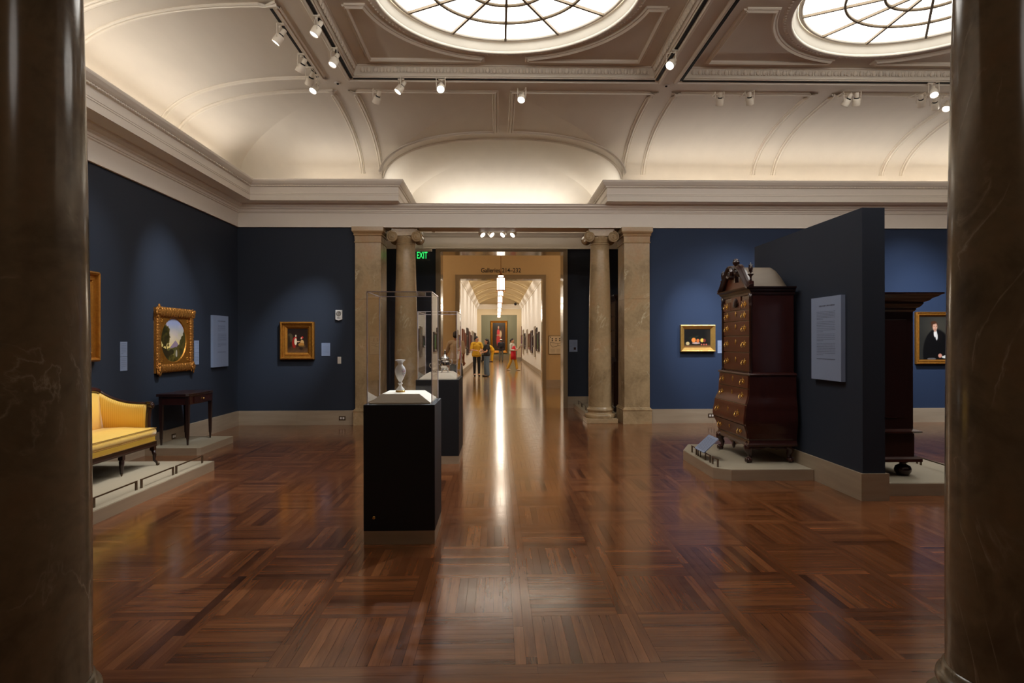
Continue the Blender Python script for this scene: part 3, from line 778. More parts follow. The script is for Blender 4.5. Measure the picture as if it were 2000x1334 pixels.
nearR = dup(nearL, (1.878, 2.30, 0), None, 'huge dark polished marble column close up, in front of the portrait of a man')
def pilaster(name, x0, x1, y0, y1, label, m, joints=(2.28,)):
    r = thing(name, label, 'pilaster', ((x0 + x1) / 2, (y0 + y1) / 2, 0)); a, b = (x1 - x0) / 2, (y1 - y0) / 2
    def ring(z, e): return [(-a - e, -b - e, z), (a + e, -b - e, z), (a + e, b + e, z), (-a - e, b + e, z)]
    p = MB(); p.loft([ring(0, .03), ring(.235, .03), ring(.25, .038), ring(.262, .038), ring(.27, .022), ring(.285, .022), ring(.295, .004), ring(.30, 0)], smooth=False); p.build('base', m, r)
    zs = [.30] + list(joints) + [3.30]
    for u, v in zip(zs, zs[1:]):
        q = MB(); q.loft([ring(u + .0015, 0), ring(v - .0015, 0)], smooth=False); q.build('block', m, r)
    c = MB(); c.loft([ring(3.30, .0), ring(3.30, .012), ring(3.32, .014), ring(3.325, .004), ring(3.42, .008), ring(3.435, .024), ring(3.455, .026), ring(3.46, .014), ring(3.475, .03), ring(3.50, .05), ring(3.515, .052), ring(3.585, .052)], smooth=False); c.build('capital', m, r)
    return r
pilaster('pilaster', -2.565, -2.10, 11.72, 12.32, 'square tan marble pilaster behind the left glass display case', M['stone'])
pilaster('pilaster', 2.32, 2.785, 11.72, 12.32, 'square tan marble pilaster beside the bright blue wall with the fruit painting', M['stone'])
# near wall pilasters (behind the near columns, seen only in reflections)

# ------------------------------------------------------------------ free-standing partition
pt = MB(); pt.box((3.44, 6.0, .0), (3.655, 8.54, 2.76)); partition = struct(pt.build('wall_partition', M['navy']))
for nm, lo, hi in (('slab', (3.415, 5.975, 0), (3.44, 8.56, .255)), ('slab', (3.655, 5.975, 0), (3.68, 8.56, .255)), ('slab', (3.44, 5.975, 0), (3.655, 6.0, .255)), ('slab', (3.44, 8.54, 0), (3.655, 8.56, .255))):
    MB().box(lo, hi).build(nm, M['trav'], partition)

# ------------------------------------------------------------------ paintings
def canvas(w_, h_, fn, nx=90, ny=90):
    """flat painting, x 0..w, z 0..h, facing -Y; fn(u,v)->srgb tuple, v up"""
    vs = [(w_ * i / nx, 0, h_ * j / ny) for j in range(ny + 1) for i in range(nx + 1)]
    fs = [(j * (nx + 1) + i, j * (nx + 1) + i + 1, (j + 1) * (nx + 1) + i + 1, (j + 1) * (nx + 1) + i) for j in range(ny) for i in range(nx)]
    me = bpy.data.meshes.new('canvas'); me.from_pydata(vs, [], fs)
    a = me.color_attributes.new('Col', 'FLOAT_COLOR', 'POINT'); buf = []
    for j in range(ny + 1):
        for i in range(nx + 1):
            c = fn(i / nx, j / ny); buf += list(srgb(*[max(0, min(255, q)) for q in c]))
    a.data.foreach_set('color', buf); me.materials.append(M['paint']); return me
from mathutils import noise as mnoise
def nz(u, v, s=6, o=0): return mnoise.fractal(Vector((u * s + o, v * s, o * 1.7)), 1.0, 2.0, 4)
def mixc(a, b, t):
    t = max(0, min(1, t)); return tuple(x + (y - x) * t for x, y in zip(a, b))
def ell(u, v, cx, cy, rx, ry, soft=.15): return max(0, min(1, (1 - math.hypot((u - cx) / rx, (v - cy) / ry)) / soft))
def frame_mesh(w_, h_, prof):
    """mitred frame round a w x h outer rectangle in XZ, facing -Y. prof: (inset, depth towards viewer)"""
    mb = MB(); rings = []
    for ins, d in prof: rings.append([(ins, -d, ins), (w_ - ins, -d, ins), (w_ - ins, -d, h_ - ins), (ins, -d, h_ - ins)])
    vs = [p for r in rings for p in r]; fs = []
    for k in range(len(rings) - 1):
        for i in range(4): j = (i + 1) % 4; fs.append((k * 4 + i, k * 4 + j, k * 4 + 4 + j, k * 4 + 4 + i))
    fs.append((3, 2, 1, 0)); mb.add(vs, fs); return mb
def picture(name, label, w_, h_, prof, fn, loc, rz=0, m='gold', nx=90, ny=90, cat='painting', group=None, back=.01):
    r = thing(name, label, cat, loc, rz, group)
    frame_mesh(w_, h_, prof).build('frame', M[m], r)
    ins = prof[-1][0]; me = canvas(w_ - 2 * ins, h_ - 2 * ins, fn, nx, ny)
    o = bpy.data.objects.new('canvas', me); COL.objects.link(o); o.parent = r; o.location = (ins, -prof[-1][1] - .002, ins)
    return r
# 1 genre scene on the back wall
def genre(u, v):
    c = mixc((58, 38, 24), (30, 18, 14), v + nz(u, v, 4) * .3)
    if v < .3: c = mixc(c, (130, 88, 52), (.3 - v) * 2.2 + nz(u, v, 8, 3) * .25)
    c = mixc(c, (92, 84, 56), ell(u, v, .12, .62, .16, .2) * .7)
    c = mixc(c, (48, 34, 18), ell(u, v, .06, .5, .08, .24))
    c = mixc(c, (150, 34, 26), ell(u, v, .33, .40, .12, .24) * (1 if u < .36 else .7))
    c = mixc(c, (186, 30, 30), ell(u, v, .38, .60, .09, .06)); c = mixc(c, (232, 216, 180), ell(u, v, .40, .46, .07, .16))
    c = mixc(c, (236, 214, 180), ell(u, v, .41, .70, .035, .05)); c = mixc(c, (222, 178, 140), ell(u, v, .52, .46, .1, .03))
    c = mixc(c, (206, 160, 100), ell(u, v, .72, .42, .1, .12)); c = mixc(c, (176, 118, 52), ell(u, v, .68, .33, .16, .09))
    c = mixc(c, (196, 40, 40), ell(u, v, .73, .63, .055, .05)); c = mixc(c, (226, 180, 140), ell(u, v, .68, .6, .035, .05))
    c = mixc(c, (112, 80, 36), ell(u, v, .72, .27, .18, .03)); c = mixc(c, (30, 18, 12), ell(u, v, .68, .16, .1, .06) * .7)
    return c
picture('painting', 'small gilt-framed painting of a woman in red serving a seated figure', .61, .68, [(0, .0), (0, .075), (.02, .09), (.035, .085), (.04, .05), (.075, .045), (.085, .055), (.12, .03), (.125, .018)], genre, (-3.92, YF, 1.19))
# 2 fruit still life
def fruit(u, v):
    c = mixc((20, 18, 14), (12, 12, 12), v); c = mixc(c, (72, 58, 44), max(0, u - .75) * 2.2 * (1 - abs(v - .5)))
    if v < .18: c = mixc(c, (128, 88, 50), min(1, (.18 - v) * 8))
    elif v < .2: c = (60, 40, 24)
    c = mixc(c, (36, 58, 34), ell(u, v, .32, .5, .16, .12) * (.4 + nz(u, v, 20) * .8)); c = mixc(c, (48, 66, 44), ell(u, v, .5, .55, .12, .12) * (.3 + nz(u, v, 24, 2)))
    c = mixc(c, (176, 150, 144), ell(u, v, .45, .24, .17, .06)); c = mixc(c, (230, 134, 62), ell(u, v, .36, .40, .095, .15, .25)); c = mixc(c, (206, 108, 52), ell(u, v, .52, .37, .07, .12, .25))
    c = mixc(c, (232, 188, 84), ell(u, v, .68, .39, .08, .13, .3)); c = mixc(c, (120, 50, 40), ell(u, v, .77, .38, .05, .11)); c = mixc(c, (196, 172, 122), ell(u, v, .13, .22, .085, .11, .3))
    for x in (.66, .75, .84): c = mixc(c, (196, 96, 80), ell(u, v, x, .16, .03, .045))
    return c
picture('painting', 'small gilt-framed still life of oranges and lemon on the bright blue wall', .64, .49, [(0, 0), (0, .07), (.012, .075), (.02, .07), (.075, .025), (.078, .02)], fruit, (3.36, YF, 1.315), m='goldpale')
# 3 portrait
def portrait(u, v):
    c = mixc((44, 42, 38), (64, 60, 52), ell(u, v, .6, .75, .6, .5, .8)); c = mixc(c, (14, 13, 14), ell(u, v, .5, .16, .42, .56, .08)); c = mixc(c, (14, 13, 14), ell(u, v, .46, .46, .26, .22, .1))
    c = mixc(c, (236, 230, 224), ell(u, v, .46, .60, .06, .10, .3)); c = mixc(c, (226, 220, 214), ell(u, v, .50, .53, .035, .10, .3))
    c = mixc(c, (20, 16, 16), ell(u, v, .36, .57, .06, .12, .3)); c = mixc(c, (20, 16, 16), ell(u, v, .60, .54, .07, .14, .3))
    c = mixc(c, (74, 44, 28), ell(u, v, .435, .80, .105, .095, .25)); c = mixc(c, (214, 164, 138), ell(u, v, .45, .755, .078, .105, .25)); c = mixc(c, (196, 144, 120), ell(u, v, .45, .68, .045, .05, .5))
    c = mixc(c, (74, 44, 28), ell(u, v, .41, .855, .10, .045, .4)); c = mixc(c, (74, 44, 28), ell(u, v, .365, .79, .022, .055, .4)); c = mixc(c, (70, 50, 44), ell(u, v, .425, .77, .016, .009) + ell(u, v, .49, .77, .016, .009))
    c = mixc(c, (170, 112, 92), ell(u, v, .465, .735, .012, .03, .8) * .6 + ell(u, v, .46, .695, .024, .008) * .8)
    c = mixc(c, (214, 150, 128), ell(u, v, .60, .09, .07, .055, .3)); c = mixc(c, (222, 218, 210), ell(u, v, .76, .06, .12, .035)); c = mixc(c, (96, 92, 92), ell(u, v, .35, .015, .14, .03))
    return c
picture('painting', 'gilt-framed portrait of a man in a black coat and white neckcloth', .80, .96, [(0, 0), (0, .06), (.01, .07), (.03, .055), (.05, .06), (.07, .035), (.08, .025)], portrait, (7.745, YF, 1.08))
# 4 large frame by the near column on the left wall
def darkred(u, v): return mixc((86, 34, 20), (46, 22, 14), v + nz(u, v, 3) * .4)
# left wall pictures face +X: rotate +90 deg
picture('painting', 'tall gilt-framed dark painting half hidden by the near column above the sofa', .95, 1.04, [(0, 0), (0, .06), (.02, .085), (.04, .075), (.05, .045), (.10, .05), (.115, .03), (.13, .02)], darkred, (XL, 6.69, 1.28), RAD(90))
# 5 ornate frame with an oval landscape
def ovalland(u, v):
    sky = mixc((236, 206, 120), (150, 158, 190), (v - .35) * 1.9); sky = mixc(sky, (236, 214, 190), ell(u, v, .45, .55, .3, .25, .9) * .6); c = mixc(sky, (200, 180, 190), max(0, nz(u, v, 5, 5)) * .8 * (v > .5))
    c = mixc(c, (150, 128, 146), 1 if (v < .5 - abs(u - .58) * .75 and v > .3) else 0)
    if v < .33 + nz(u, 0, 6) * .05: c = mixc((120, 110, 60), (70, 70, 34), nz(u, v, 9, 1) + .5)
    rt_ = .30 + max(0, u - .62) * 1.35 + nz(u, v, 12, 4) * .06
    if v < rt_ and u > .6: c = mixc((90, 78, 34), (46, 48, 20), nz(u, v, 10, 2) + .5)
    d = math.hypot((u - .16) / .22, (v - .62) / .27) + nz(u, v, 9, 7) * .5
    if d < 1: c = mixc((70, 62, 20), (34, 34, 12), nz(u, v, 14, 8) + .6)
    if d > .8 and d < 1.0: c = mixc(c, (160, 130, 44), .4)
    if abs(u - .22 - .03 * math.sin(v * 9)) < .018 and v < .6: c = (50, 36, 18)
    if v < .24 + .1 * math.cos(u * 5) + nz(u, v, 8, 9) * .05 and u < .4: c = (36, 34, 16)
    if v < .14 + nz(u, v, 9, 6) * .06: c = mixc((52, 48, 18), (100, 90, 34), nz(u, v, 16, 1) + .4)
    c = mixc(c, (206, 200, 190), ell(u, v, .62, .20, .035, .09) * .8); c = mixc(c, (40, 40, 20), ell(u, v, .42, .24, .11, .07))
    return c
ov = thing('painting', 'ornate carved gilt frame holding an oval landscape with trees and mountain', 'painting', (XL, 8.93, 1.065), RAD(90)); ov.scale = (.98, .6, .98)
OW, OH = 1.12, .95; fd = .10
M['goldcarve'] = mat('carved_gilding', srgb(206, 146, 70), .4, .7, var=.35, scale=40, bump=1.0, bscale=46, col2=srgb(140, 80, 30))
fm = MB()
def bar(a, b, n=26, r=.052):
    """carved leafy torus bar between two corners"""
    a, b = Vector(a), Vector(b); L_ = (b - a).length; d = (b - a) / L_; u = Vector((0, -1, 0)); s_ = d.cross(u); rings = []
    for k in range(n * 3 + 1):
        t = k / (n * 3); rr = r * (1 + .14 * math.sin(t * n * 2 * PI)); tw = .5 * math.sin(t * n * PI)
        rings.append([tuple(a + d * L_ * t + s_ * (rr * 1.1 * math.cos(q + tw * .3)) + u * (rr * .75 * math.sin(q))) for q in [PI * j / 8 for j in range(9)] + [PI + .2, 2 * PI - .2]])
    fm.loft(rings)
e = .07
bar((e, -.055, e), (OW - e, -.055, e)); bar((e, -.055, OH - e), (OW - e, -.055, OH - e), 26, .062); bar((e, -.055, e), (e, -.055, OH - e), 20, .04); bar((OW - e, -.055, e), (OW - e, -.055, OH - e), 20, .05)
fm.box((0.01, -.055, 0.01), (OW - .01, 0, .12)); fm.box((.01, -.055, OH - .12), (OW - .01, 0, OH - .01)); fm.box((.01, -.055, .12), (.10, 0, OH - .12)); fm.box((OW - .11, -.055, .12), (OW - .01, 0, OH - .12))
fm.build('frame', M['goldcarve'], ov)
for cx in (.06, OW - .06):
    for cz in (.06, OH - .06):
        cb = MB(); rr = random.Random(int(cx * 100 + cz * 1000))
        for k in range(26):
            a = rr.uniform(0, 2 * PI); q = rr.uniform(.01, .075); cb.ball((cx + q * math.cos(a) * (.9), -.085 - rr.uniform(0, .03) + q * .3, cz + q * math.sin(a)), rr.uniform(.014, .03), n=6, sc=(1, .8, 1.2))
        cb.build('corner_cartouche', M['goldcarve'], ov)
# spandrel liner with oval opening
sl = MB(); ocx, ocz, orx, orz = .535, .475, .375, .325; iw = (.10, OW - .11, .12, OH - .12)
out, inn, inn2 = [], [], []
angs = sorted(set([2 * PI * k / 64 for k in range(64)] + [math.atan2(z - ocz, x - ocx) % (2 * PI) for x in iw[:2] for z in iw[2:]]))
for t in angs:
    c, s_ = math.cos(t), math.sin(t); ks = []
    if abs(c) > 1e-6: ks.append(((iw[1] if c > 0 else iw[0]) - ocx) / c)
    if abs(s_) > 1e-6: ks.append(((iw[3] if s_ > 0 else iw[2]) - ocz) / s_)
    k = min(ks); out.append((ocx + k * c, -.045, ocz + k * s_))
    rr = 1 / math.hypot(c / orx, s_ / orz); inn.append((ocx + rr * c, -.045, ocz + rr * s_)); inn2.append((ocx + (rr - .012) * c, -.02, ocz + (rr - .012) * s_))
n = len(angs)
sl.add(out + inn + inn2, [(i, n + i, n + (i + 1) % n, (i + 1) % n) for i in range(n)] + [(n + i, 2 * n + i, 2 * n + (i + 1) % n, n + (i + 1) % n) for i in range(n)])
for x, z in ((.17, .19), (OW - .18, .19), (.17, OH - .19), (OW - .18, OH - .19)):
    for k in range(5): sl.ball((x + .022 * math.cos(k * 1.3), -.048, z + .022 * math.sin(k * 1.3)), .014, n=5, sc=(1, .5, 1))
sl.build('oval_liner', M['gold'], ov)
me = canvas(2 * orx, 2 * orz, ovalland, 190, 170); o = bpy.data.objects.new('canvas', me); COL.objects.link(o); o.parent = ov; o.location = (ocx - orx, -.021, ocz - orz)
# the green wall's full-length portrait at the end of the gallery
def redrobe(u, v):
    c = mixc((58, 46, 34), (40, 32, 26), v + nz(u, v, 4) * .3); c = mixc(c, (110, 60, 50), ell(u, v, .8, .5, .2, .4) * .4)
    c = mixc(c, (206, 66, 70), ell(u, v, .48, .38, .22, .34, .3)); c = mixc(c, (226, 196, 160), ell(u, v, .62, .60, .13, .16, .4)); c = mixc(c, (222, 70, 80), ell(u, v, .45, .66, .14, .16, .4))
    c = mixc(c, (214, 164, 140), ell(u, v, .46, .84, .07, .065, .3)); c = mixc(c, (206, 160, 140), ell(u, v, .42, .56, .14, .03, .3)); return c
picture('painting', 'very tall gilt-framed portrait in pink on the far green wall', 1.53, 2.88, [(0, 0), (0, .08), (.04, .1), (.1, .06), (.16, .05), (.2, .03)], redrobe, (-.6, 58, .52), nx=50, ny=80)
# gallery wall pictures: (Y0,Y1,z0,z1,frame colour)
GL = [(29.3, 30.7, 1.1, 2.1, 0, 'broad brown-framed picture, first one on the left gallery wall'), (31.2, 32.2, 1.2, 1.95, 0, 'small brown-framed picture between the first and the dark-framed one'), (32.7, 33.3, 1.15, 1.85, 1, 'narrow black-framed picture beside the tall dark-framed one on the left gallery wall'),
      (33.7, 35.0, .8, 2.25, 1, 'tallest dark-framed picture on the left gallery wall'), (35.6, 37.4, .88, 2.1, 0, 'tall brown-framed picture just past the tallest dark one'), (38.2, 39.8, 1.14, 1.92, 2, 'square reddish-framed picture halfway down the left gallery wall'),
      (40.5, 42.3, .8, 2.2, 3, 'tall silver-framed picture far down the left gallery wall'), (43.0, 44.8, 1.5, 2.15, 1, 'small dark-framed picture high behind the man in yellow'), (45.6, 47.4, 1.4, 2.15, 2, 'last reddish picture at the far end of the left gallery wall')]
GR = [(29.6, 30.8, 1.05, 1.97, 1, 'thick black-framed picture nearest on the right gallery wall'), (31.2, 31.9, 1.05, 2.2, 1, 'narrow tall dark picture next to the nearest black one'), (32.5, 33.3, .74, 2.3, 3, 'tallest pale silver-framed picture on the right gallery wall'), (33.7, 34.6, 1.22, 1.84, 1, 'small black picture just past the tall silver one'),
      (35.2, 36.8, .89, 2.14, 2, 'large red picture in a dark frame on the right gallery wall'), (37.6, 39.5, 1.05, 2.0, 0, 'broad brown picture beyond the red one'), (40.8, 42.0, .78, 2.3, 3, 'tall thin pale-framed picture far along the right gallery wall'), (42.5, 43.9, 1.18, 1.9, 1, 'small black picture beyond the thin pale one'),
      (44.5, 46.0, .98, 2.1, 1, 'greenish dark-framed picture near the end of the right gallery wall'), (46.7, 48.2, .63, 2.4, 3, 'long pale picture near the woman in the red apron'), (48.9, 51.2, 1.05, 2.05, 0, 'last brown picture by the far right doorway')]
GM = ['gold', 'mahogd', 'mahog', 'silver']
M['reddish'] = mat('reddish_frame', srgb(120, 62, 38), .4, var=.2); M['greyframe'] = mat('pale_frame', srgb(170, 158, 140), .45, var=.1); GM = ['reddish', 'mahogd', 'mahog', 'greyframe']
def gpic(seed):
    rr = random.Random(seed); a = [rr.uniform(50, 190) for _ in range(3)]; b = [rr.uniform(30, 150) for _ in range(3)]
    return lambda u, v: mixc(a, b, v + nz(u, v, 5, seed) * .8)
for k, (y0, y1, z0, z1, c, lb) in enumerate(GL): picture('painting', lb, y1 - y0, z1 - z0, [(0, 0), (0, .07), (.05, .08), (.1, .05), (.13, .03)], gpic(k), (GX0, y0, z0), RAD(90), GM[c], 12, 12, group='pictures on the left gallery wall')
for k, (y0, y1, z0, z1, c, lb) in enumerate(GR): picture('painting', lb, y1 - y0, z1 - z0, [(0, 0), (0, .07), (.05, .08), (.1, .05), (.13, .03)], gpic(k + 40), (GX1, y1, z0), RAD(-90), GM[c], 12, 12, group='pictures on the right gallery wall')
dd = MB(); dd.box((GX1 - .03, 50.0 + 1.4, 0), (GX1, 51.9, 2.75)); struct(dd.build('door_3', M['reddish']))

# ------------------------------------------------------------------ labels and wall devices (face -Y, x 0..w, z 0..h)
def card(name, label, w_, h_, th, loc, rz, lines, head=None, rule=None, cat='label', m='label', seed=1):
    r = thing(name, label, cat, loc, rz)
    b = MB(); b.box((0, -th, 0), (w_, -.0, h_)); b.build('board', M[m], r)
    rr = random.Random(seed); t = MB()
    for (z, x0, x1, hh) in lines:
        x = x0
        while x < x1 - .004:
            L_ = min(x1, x + rr.uniform(.015, .05)); t.box((x * w_, -th - .0008, z * h_), (L_ * w_, -th, z * h_ + hh)); x = L_ + .012
    if t.v: tag(t.build('print', M['labeltx'], r), kind='stuff')
    return r
def para(z1, z0, n, x0=.2, x1=.82, hh=.004): return [(z1 - (z1 - z0) * k / (n - 1), x0, x1 if k < n - 1 else x0 + (x1 - x0) * .35, hh) for k in range(n)]
body = [(.885, .28, .8, .014)] + para(.82, .73, 6) + para(.70, .58, 7) + para(.55, .47, 5) + para(.44, .30, 8)
c1 = card('text_panel', 'large pale blue text panel on the dark partition beside the tall chest', .60, .86, .045, (3.437, 6.89, 1.10), RAD(-90), body, cat='sign', seed=3)
MB().box((.12, -.0465, .215), (.49, -.045, .221)).build('rule', M['labeltx'], c1)
body2 = [(.885, .30, .8, .014)] + para(.80, .70, 6, .3, .8) + para(.64, .50, 8, .3, .85) + para(.46, .40, 4, .3, .85)
c2 = card('text_panel', 'large pale blue text panel on the left wall right of the oval painting', .60, .86, .04, (XL + .003, 10.69, 1.09), RAD(90), body2, cat='sign', seed=4)
MB().box((.17, -.0415, .245), (.5, -.04, .251)).build('rule', M['labeltx'], c2)
card('wall_label', 'upper of the two small blue labels above the sofa', .15, .185, .006, (XL, 8.15, 1.325), RAD(90), para(.85, .2, 7, .12, .85, .003), seed=5)
card('wall_label', 'lower of the two small blue labels above the sofa', .15, .175, .006, (XL, 8.15, 1.145), RAD(90), para(.85, .2, 6, .12, .85, .003), seed=6)
card('wall_label', 'upper small blue label peeking out behind the ornate oval-painting frame', .15, .19, .006, (XL, 10.12, 1.34), RAD(90), para(.85, .2, 6, .12, .85, .003), seed=7)
card('wall_label', 'lower small blue label peeking out behind the ornate oval-painting frame', .15, .18, .006, (XL, 10.12, 1.155), RAD(90), para(.85, .2, 6, .12, .85, .003), seed=8)
card('wall_label', 'small blue label beside the painting of the woman in red', .155, .235, .006, (-3.19, YF, 1.253), 0, para(.9, .15, 9, .1, .88, .003), seed=9)
card('wall_label', 'small pale label between the fruit painting and the tall chest', .15, .235, .006, (4.06, YF, 1.285), 0, para(.9, .15, 9, .1, .88, .003), seed=10)
c3 = card('wall_label', 'pale blue label with a small dark picture, beside the stone doorway', .185, .27, .008, (1.635, YB, 1.274), 0, para(.93, .45, 8, .1, .88, .003), seed=11)
MB().box((.10, -.010, .045), (.15, -.008, .10)).build('thumbnail', M['mahogd'], c3)
# strobe alarm with speaker grille
al = thing('fire_alarm', 'white wall alarm strobe with round grille beside the marble pilaster', 'alarm', (-2.93, YF, 1.892))
mb = MB(); mb.prism([(0, .02), (.06, .0), (.12, .02), (.12, .19), (0, .19)], 0, .045, Matrix.Rotation(RAD(90), 4, 'X')); bevel_obj(mb.build('housing', M['whiteplastic'], al), .006)
M['grey'] = mat('grey_plastic', srgb(120, 112, 104), .6)
mb = MB(); mt = Matrix.Translation((.06, -.046, .125)) @ Matrix.Rotation(RAD(90), 4, 'X')
for r in (.012, .024, .036, .045): mb.lathe([(r - .005, 0), (r - .005, .004), (r, .004), (r, 0)], n=28, mtx=mt, caps=False)
mb.build('grille', M['grey'], al)
text_obj('lettering', 'FIRE', .034, M['ink'], .0006, al, (.06, -.0465, .045), (RAD(90), 0, 0))
sw = thing('switch_plate', 'small white switch plate below the alarm near the pilaster', 'switch', (-2.90, YF, 1.11))
mb = MB(); mb.box((0, -.008, 0), (.065, 0, .125)); bevel_obj(mb.build('plate', M['whiteplastic'], sw), .003)
for z in (.03, .07): MB().box((.02, -.016, z), (.045, -.008, z + .03)).build('toggle', M['whiteplastic'], sw)
def outlet(label, loc, rz=0):
    r = thing('power_outlet', label, 'outlet', loc, rz)
    mb = MB(); mb.box((0, -.006, 0), (.12, 0, .075)); bevel_obj(mb.build('plate', M['darkmetal'], r), .002)
    for x in (.022, .068):
        mb = MB(); mb.box((x, -.01, .02), (x + .03, -.006, .055)); mb.build('socket', M['whiteplastic'], r)
outlet('dark outlet plate in the stone skirting below the wall alarm', (-2.87, YF - .035, .085))
outlet('dark outlet plate in the stone skirting left of the tall chest', (3.87, YF - .035, .105))
outlet('dark outlet plate in the stone skirting behind the card table', (XL + .035, 9.35, .11), RAD(90))
# exit sign under the vestibule ceiling
ex = thing('exit_sign', 'hanging green-lit exit sign with a steel top housing', 'sign', (-1.60, 14.0, 3.36))
MB().box((-.20, -.03, .10), (.19, .03, .15)).build('housing', M['whiteplastic'], ex)
MB().cyl((-.01, 0, .16), (-.01, 0, .61), .008).build('hanger', M['silver'], ex)
mb = MB(); mb.box((-.15, -.006, -.10), (.15, .006, .10)); mb.build('panel', M['glass'], ex)
M['exit'] = emis('exit_green', (.04, 1, .18, 1), .7)
for dy, rz in ((-.008, 0),): text_obj('lettering', 'EXIT', .205, M['exit'], .001, ex, (-.02, dy, .01), (RAD(90), 0, rz), .56, .002)
# wall lettering over the second doorway
tx = text_obj('wall_lettering', 'Galleries 214\u2013232', .205, M['ink'], .003, None, (.125, Y2 - .004, 3.80), (RAD(90), 0, 0), .86, .002)
tag(tx, 'black raised lettering reading Galleries 214-232 above the inner doorway', 'lettering')
# floor plan sign
mp_ = thing('map_sign', 'framed floor plan sign on the tan wall beside the inner doorway', 'sign', (1.66, Y2, 1.10))
frame_mesh(.50, .60, [(0, 0), (0, .02), (.012, .02), (.012, .012)]).build('frame', M['mahogd'], mp_)
M['paper'] = mat('map_paper', srgb(214, 196, 164), .7, var=.03)
MB().box((.012, -.013, .012), (.488, -.002, .588)).build('sheet', M['paper'], mp_)
mb = MB()
for x in (.12, .24, .36):
    for z in (.50, .44): mb.lathe([(.02, 0), (.02, .001)], n=12, mtx=Matrix.Translation((x, -.013, z)) @ Matrix.Rotation(RAD(90), 4, 'X'))
mb.lathe([(.016, 0), (.016, .001)], n=12, mtx=Matrix.Translation((.06, -.013, .55)) @ Matrix.Rotation(RAD(90), 4, 'X'))
def ln(a, b, w_=.004): 
    a, b = Vector((a[0], 0, a[1])), Vector((b[0], 0, b[1])); d = (b - a).normalized(); s_ = Vector((-d.z, 0, d.x)) * w_
    mb.add([(p.x, -.0142, p.z) for p in (a - s_, b - s_, b + s_, a + s_)], [(0, 1, 2, 3)])
for a, b in (((.06, .30), (.13, .23)), ((.13, .23), (.44, .30)), ((.06, .30), (.06, .39)), ((.06, .39), (.20, .36)), ((.20, .36), (.3, .34)), ((.3, .34), (.44, .38)), ((.3, .34), (.3, .27))): ln(a, b, .005)
for k in range(6): ln((.06, .17 - k * .022), (.2, .17 - k * .022), .0015); ln((.26, .17 - k * .022), (.42, .17 - k * .022), .0015)
tag(mb.build('plan_drawing', M['ink'], mp_), kind='stuff')

# ------------------------------------------------------------------ platforms and barrier rails
def platform(label, poly, h, loc=(0, 0, 0)):
    r = thing('display_platform', label, 'platform', loc)
    n = len(poly); a = MB(); a.prism(poly, 0, h - .004); a.build('side', M['trav'], r)
    cx = sum(p[0] for p in poly) / n; cy = sum(p[1] for p in poly) / n
    b = MB(); b.prism([(cx + (x - cx) * .985, cy + (y - cy) * .99) for x, y in poly], h - .004, h); b.build('top', M['fabric_top'], r); return r
platform('stone-edged low platform under the yellow sofa', [(0, 0), (1.20, 0), (1.34, .14), (1.34, 2.62), (0, 2.62)][0:5], .11, (XL + .035, 5.04, 0))
platform('stone-edged low platform under the dark card table', [(0, 0), (.68, 0), (.72, .03), (.72, 1.08), (0, 1.08)], .10, (XL + .035, 8.65, 0))
platform('angular stone-edged platform under the tall red mahogany chest', [(1.045, 0), (.15, 0), (0, .13), (0, 1.28), (.2, 1.75), (1.045, 1.75)][::-1], .12, (2.365, 6.88, 0))
platform('stone-edged platform under the dark cabinet behind the partition', [(0, 0), (1.35, 0), (1.35, 2.2), (0, 2.2)], .12, (3.69, 6.17, 0))
platform('low platform with rails beginning at the base of the right marble column', [(0, 0), (1.1, 0), (1.1, 2.1), (0, 2.1)], .11, (1.73, 12.42, 0))
def rail(label, a, b, z, h=.075, group=None):
    A, B = Vector((*a, z)), Vector((*b, z)); L_ = (B - A).length; r = thing('barrier_rail', label, 'barrier rail', A, math.atan2(B.y - A.y, B.x - A.x), group)
    for x in (0, L_ - .03): MB().box((x, -.005, 0), (x + .03, .005, h)).build('post', M['darkmetal'], r)
    MB().box((0, -.005, h), (L_, .005, h + .012)).build('bar', M['darkmetal'], r); return r
rail('nearest low metal rail on the sofa platform', (-3.40, 5.50), (-3.40, 6.17), .11)
rail('middle low metal rail on the sofa platform', (-3.40, 6.23), (-3.40, 6.86), .11)
rail('farthest low metal rail on the sofa platform', (-3.40, 6.90), (-3.40, 7.53), .11)
rail('short low metal rail beyond the angled reading label on the chest platform', (2.425, 8.0), (2.425, 7.80), .12)
rail('low metal rail under the angled reading label on the chest platform', (2.425, 7.76), (2.425, 7.29), .12)
rail('short low metal rail nearest the front on the chest platform', (2.425, 7.23), (2.425, 7.03), .12)
rail('long low metal rail on the platform of the dark cabinet', (4.66, 6.30), (4.72, 7.10), .12)
rail('short low metal rail at the back of the dark cabinet platform', (4.735, 7.16), (4.76, 7.8), .12)
for k, y in enumerate((12.5, 13.1, 13.75)): rail(('nearest', 'middle', 'farthest')[k] + ' low rail on the platform behind the right marble column', (1.80, y), (1.80, y + .55), .11)
rl = thing('reading_label', 'tilted pale blue reading label standing on the chest platform rail', 'label', (2.375, 7.55, .12)); rl.scale = (.85, .85, 1)
mt = Matrix.Translation((0, 0, .10)) @ Matrix.Rotation(RAD(-38), 4, 'Y')
MB().box((0, -.20, -.012), (.26, .20, 0), mt).build('board', M['label'], rl)
lb = MB(); rr = random.Random(5)
for k in range(12):
    x = .03 + k * .017; y = -.17
    while y < .16: q = min(.17, y + rr.uniform(.02, .06)); lb.box((x, y, 0), (x + .005, q, .0006), mt); y = q + .01
tag(lb.build('print', M['labeltx'], rl), kind='stuff')
for y in (-.12, .10): MB().box((.05, y, 0), (.06, y + .02, .13)).build('leg', M['darkmetal'], rl)

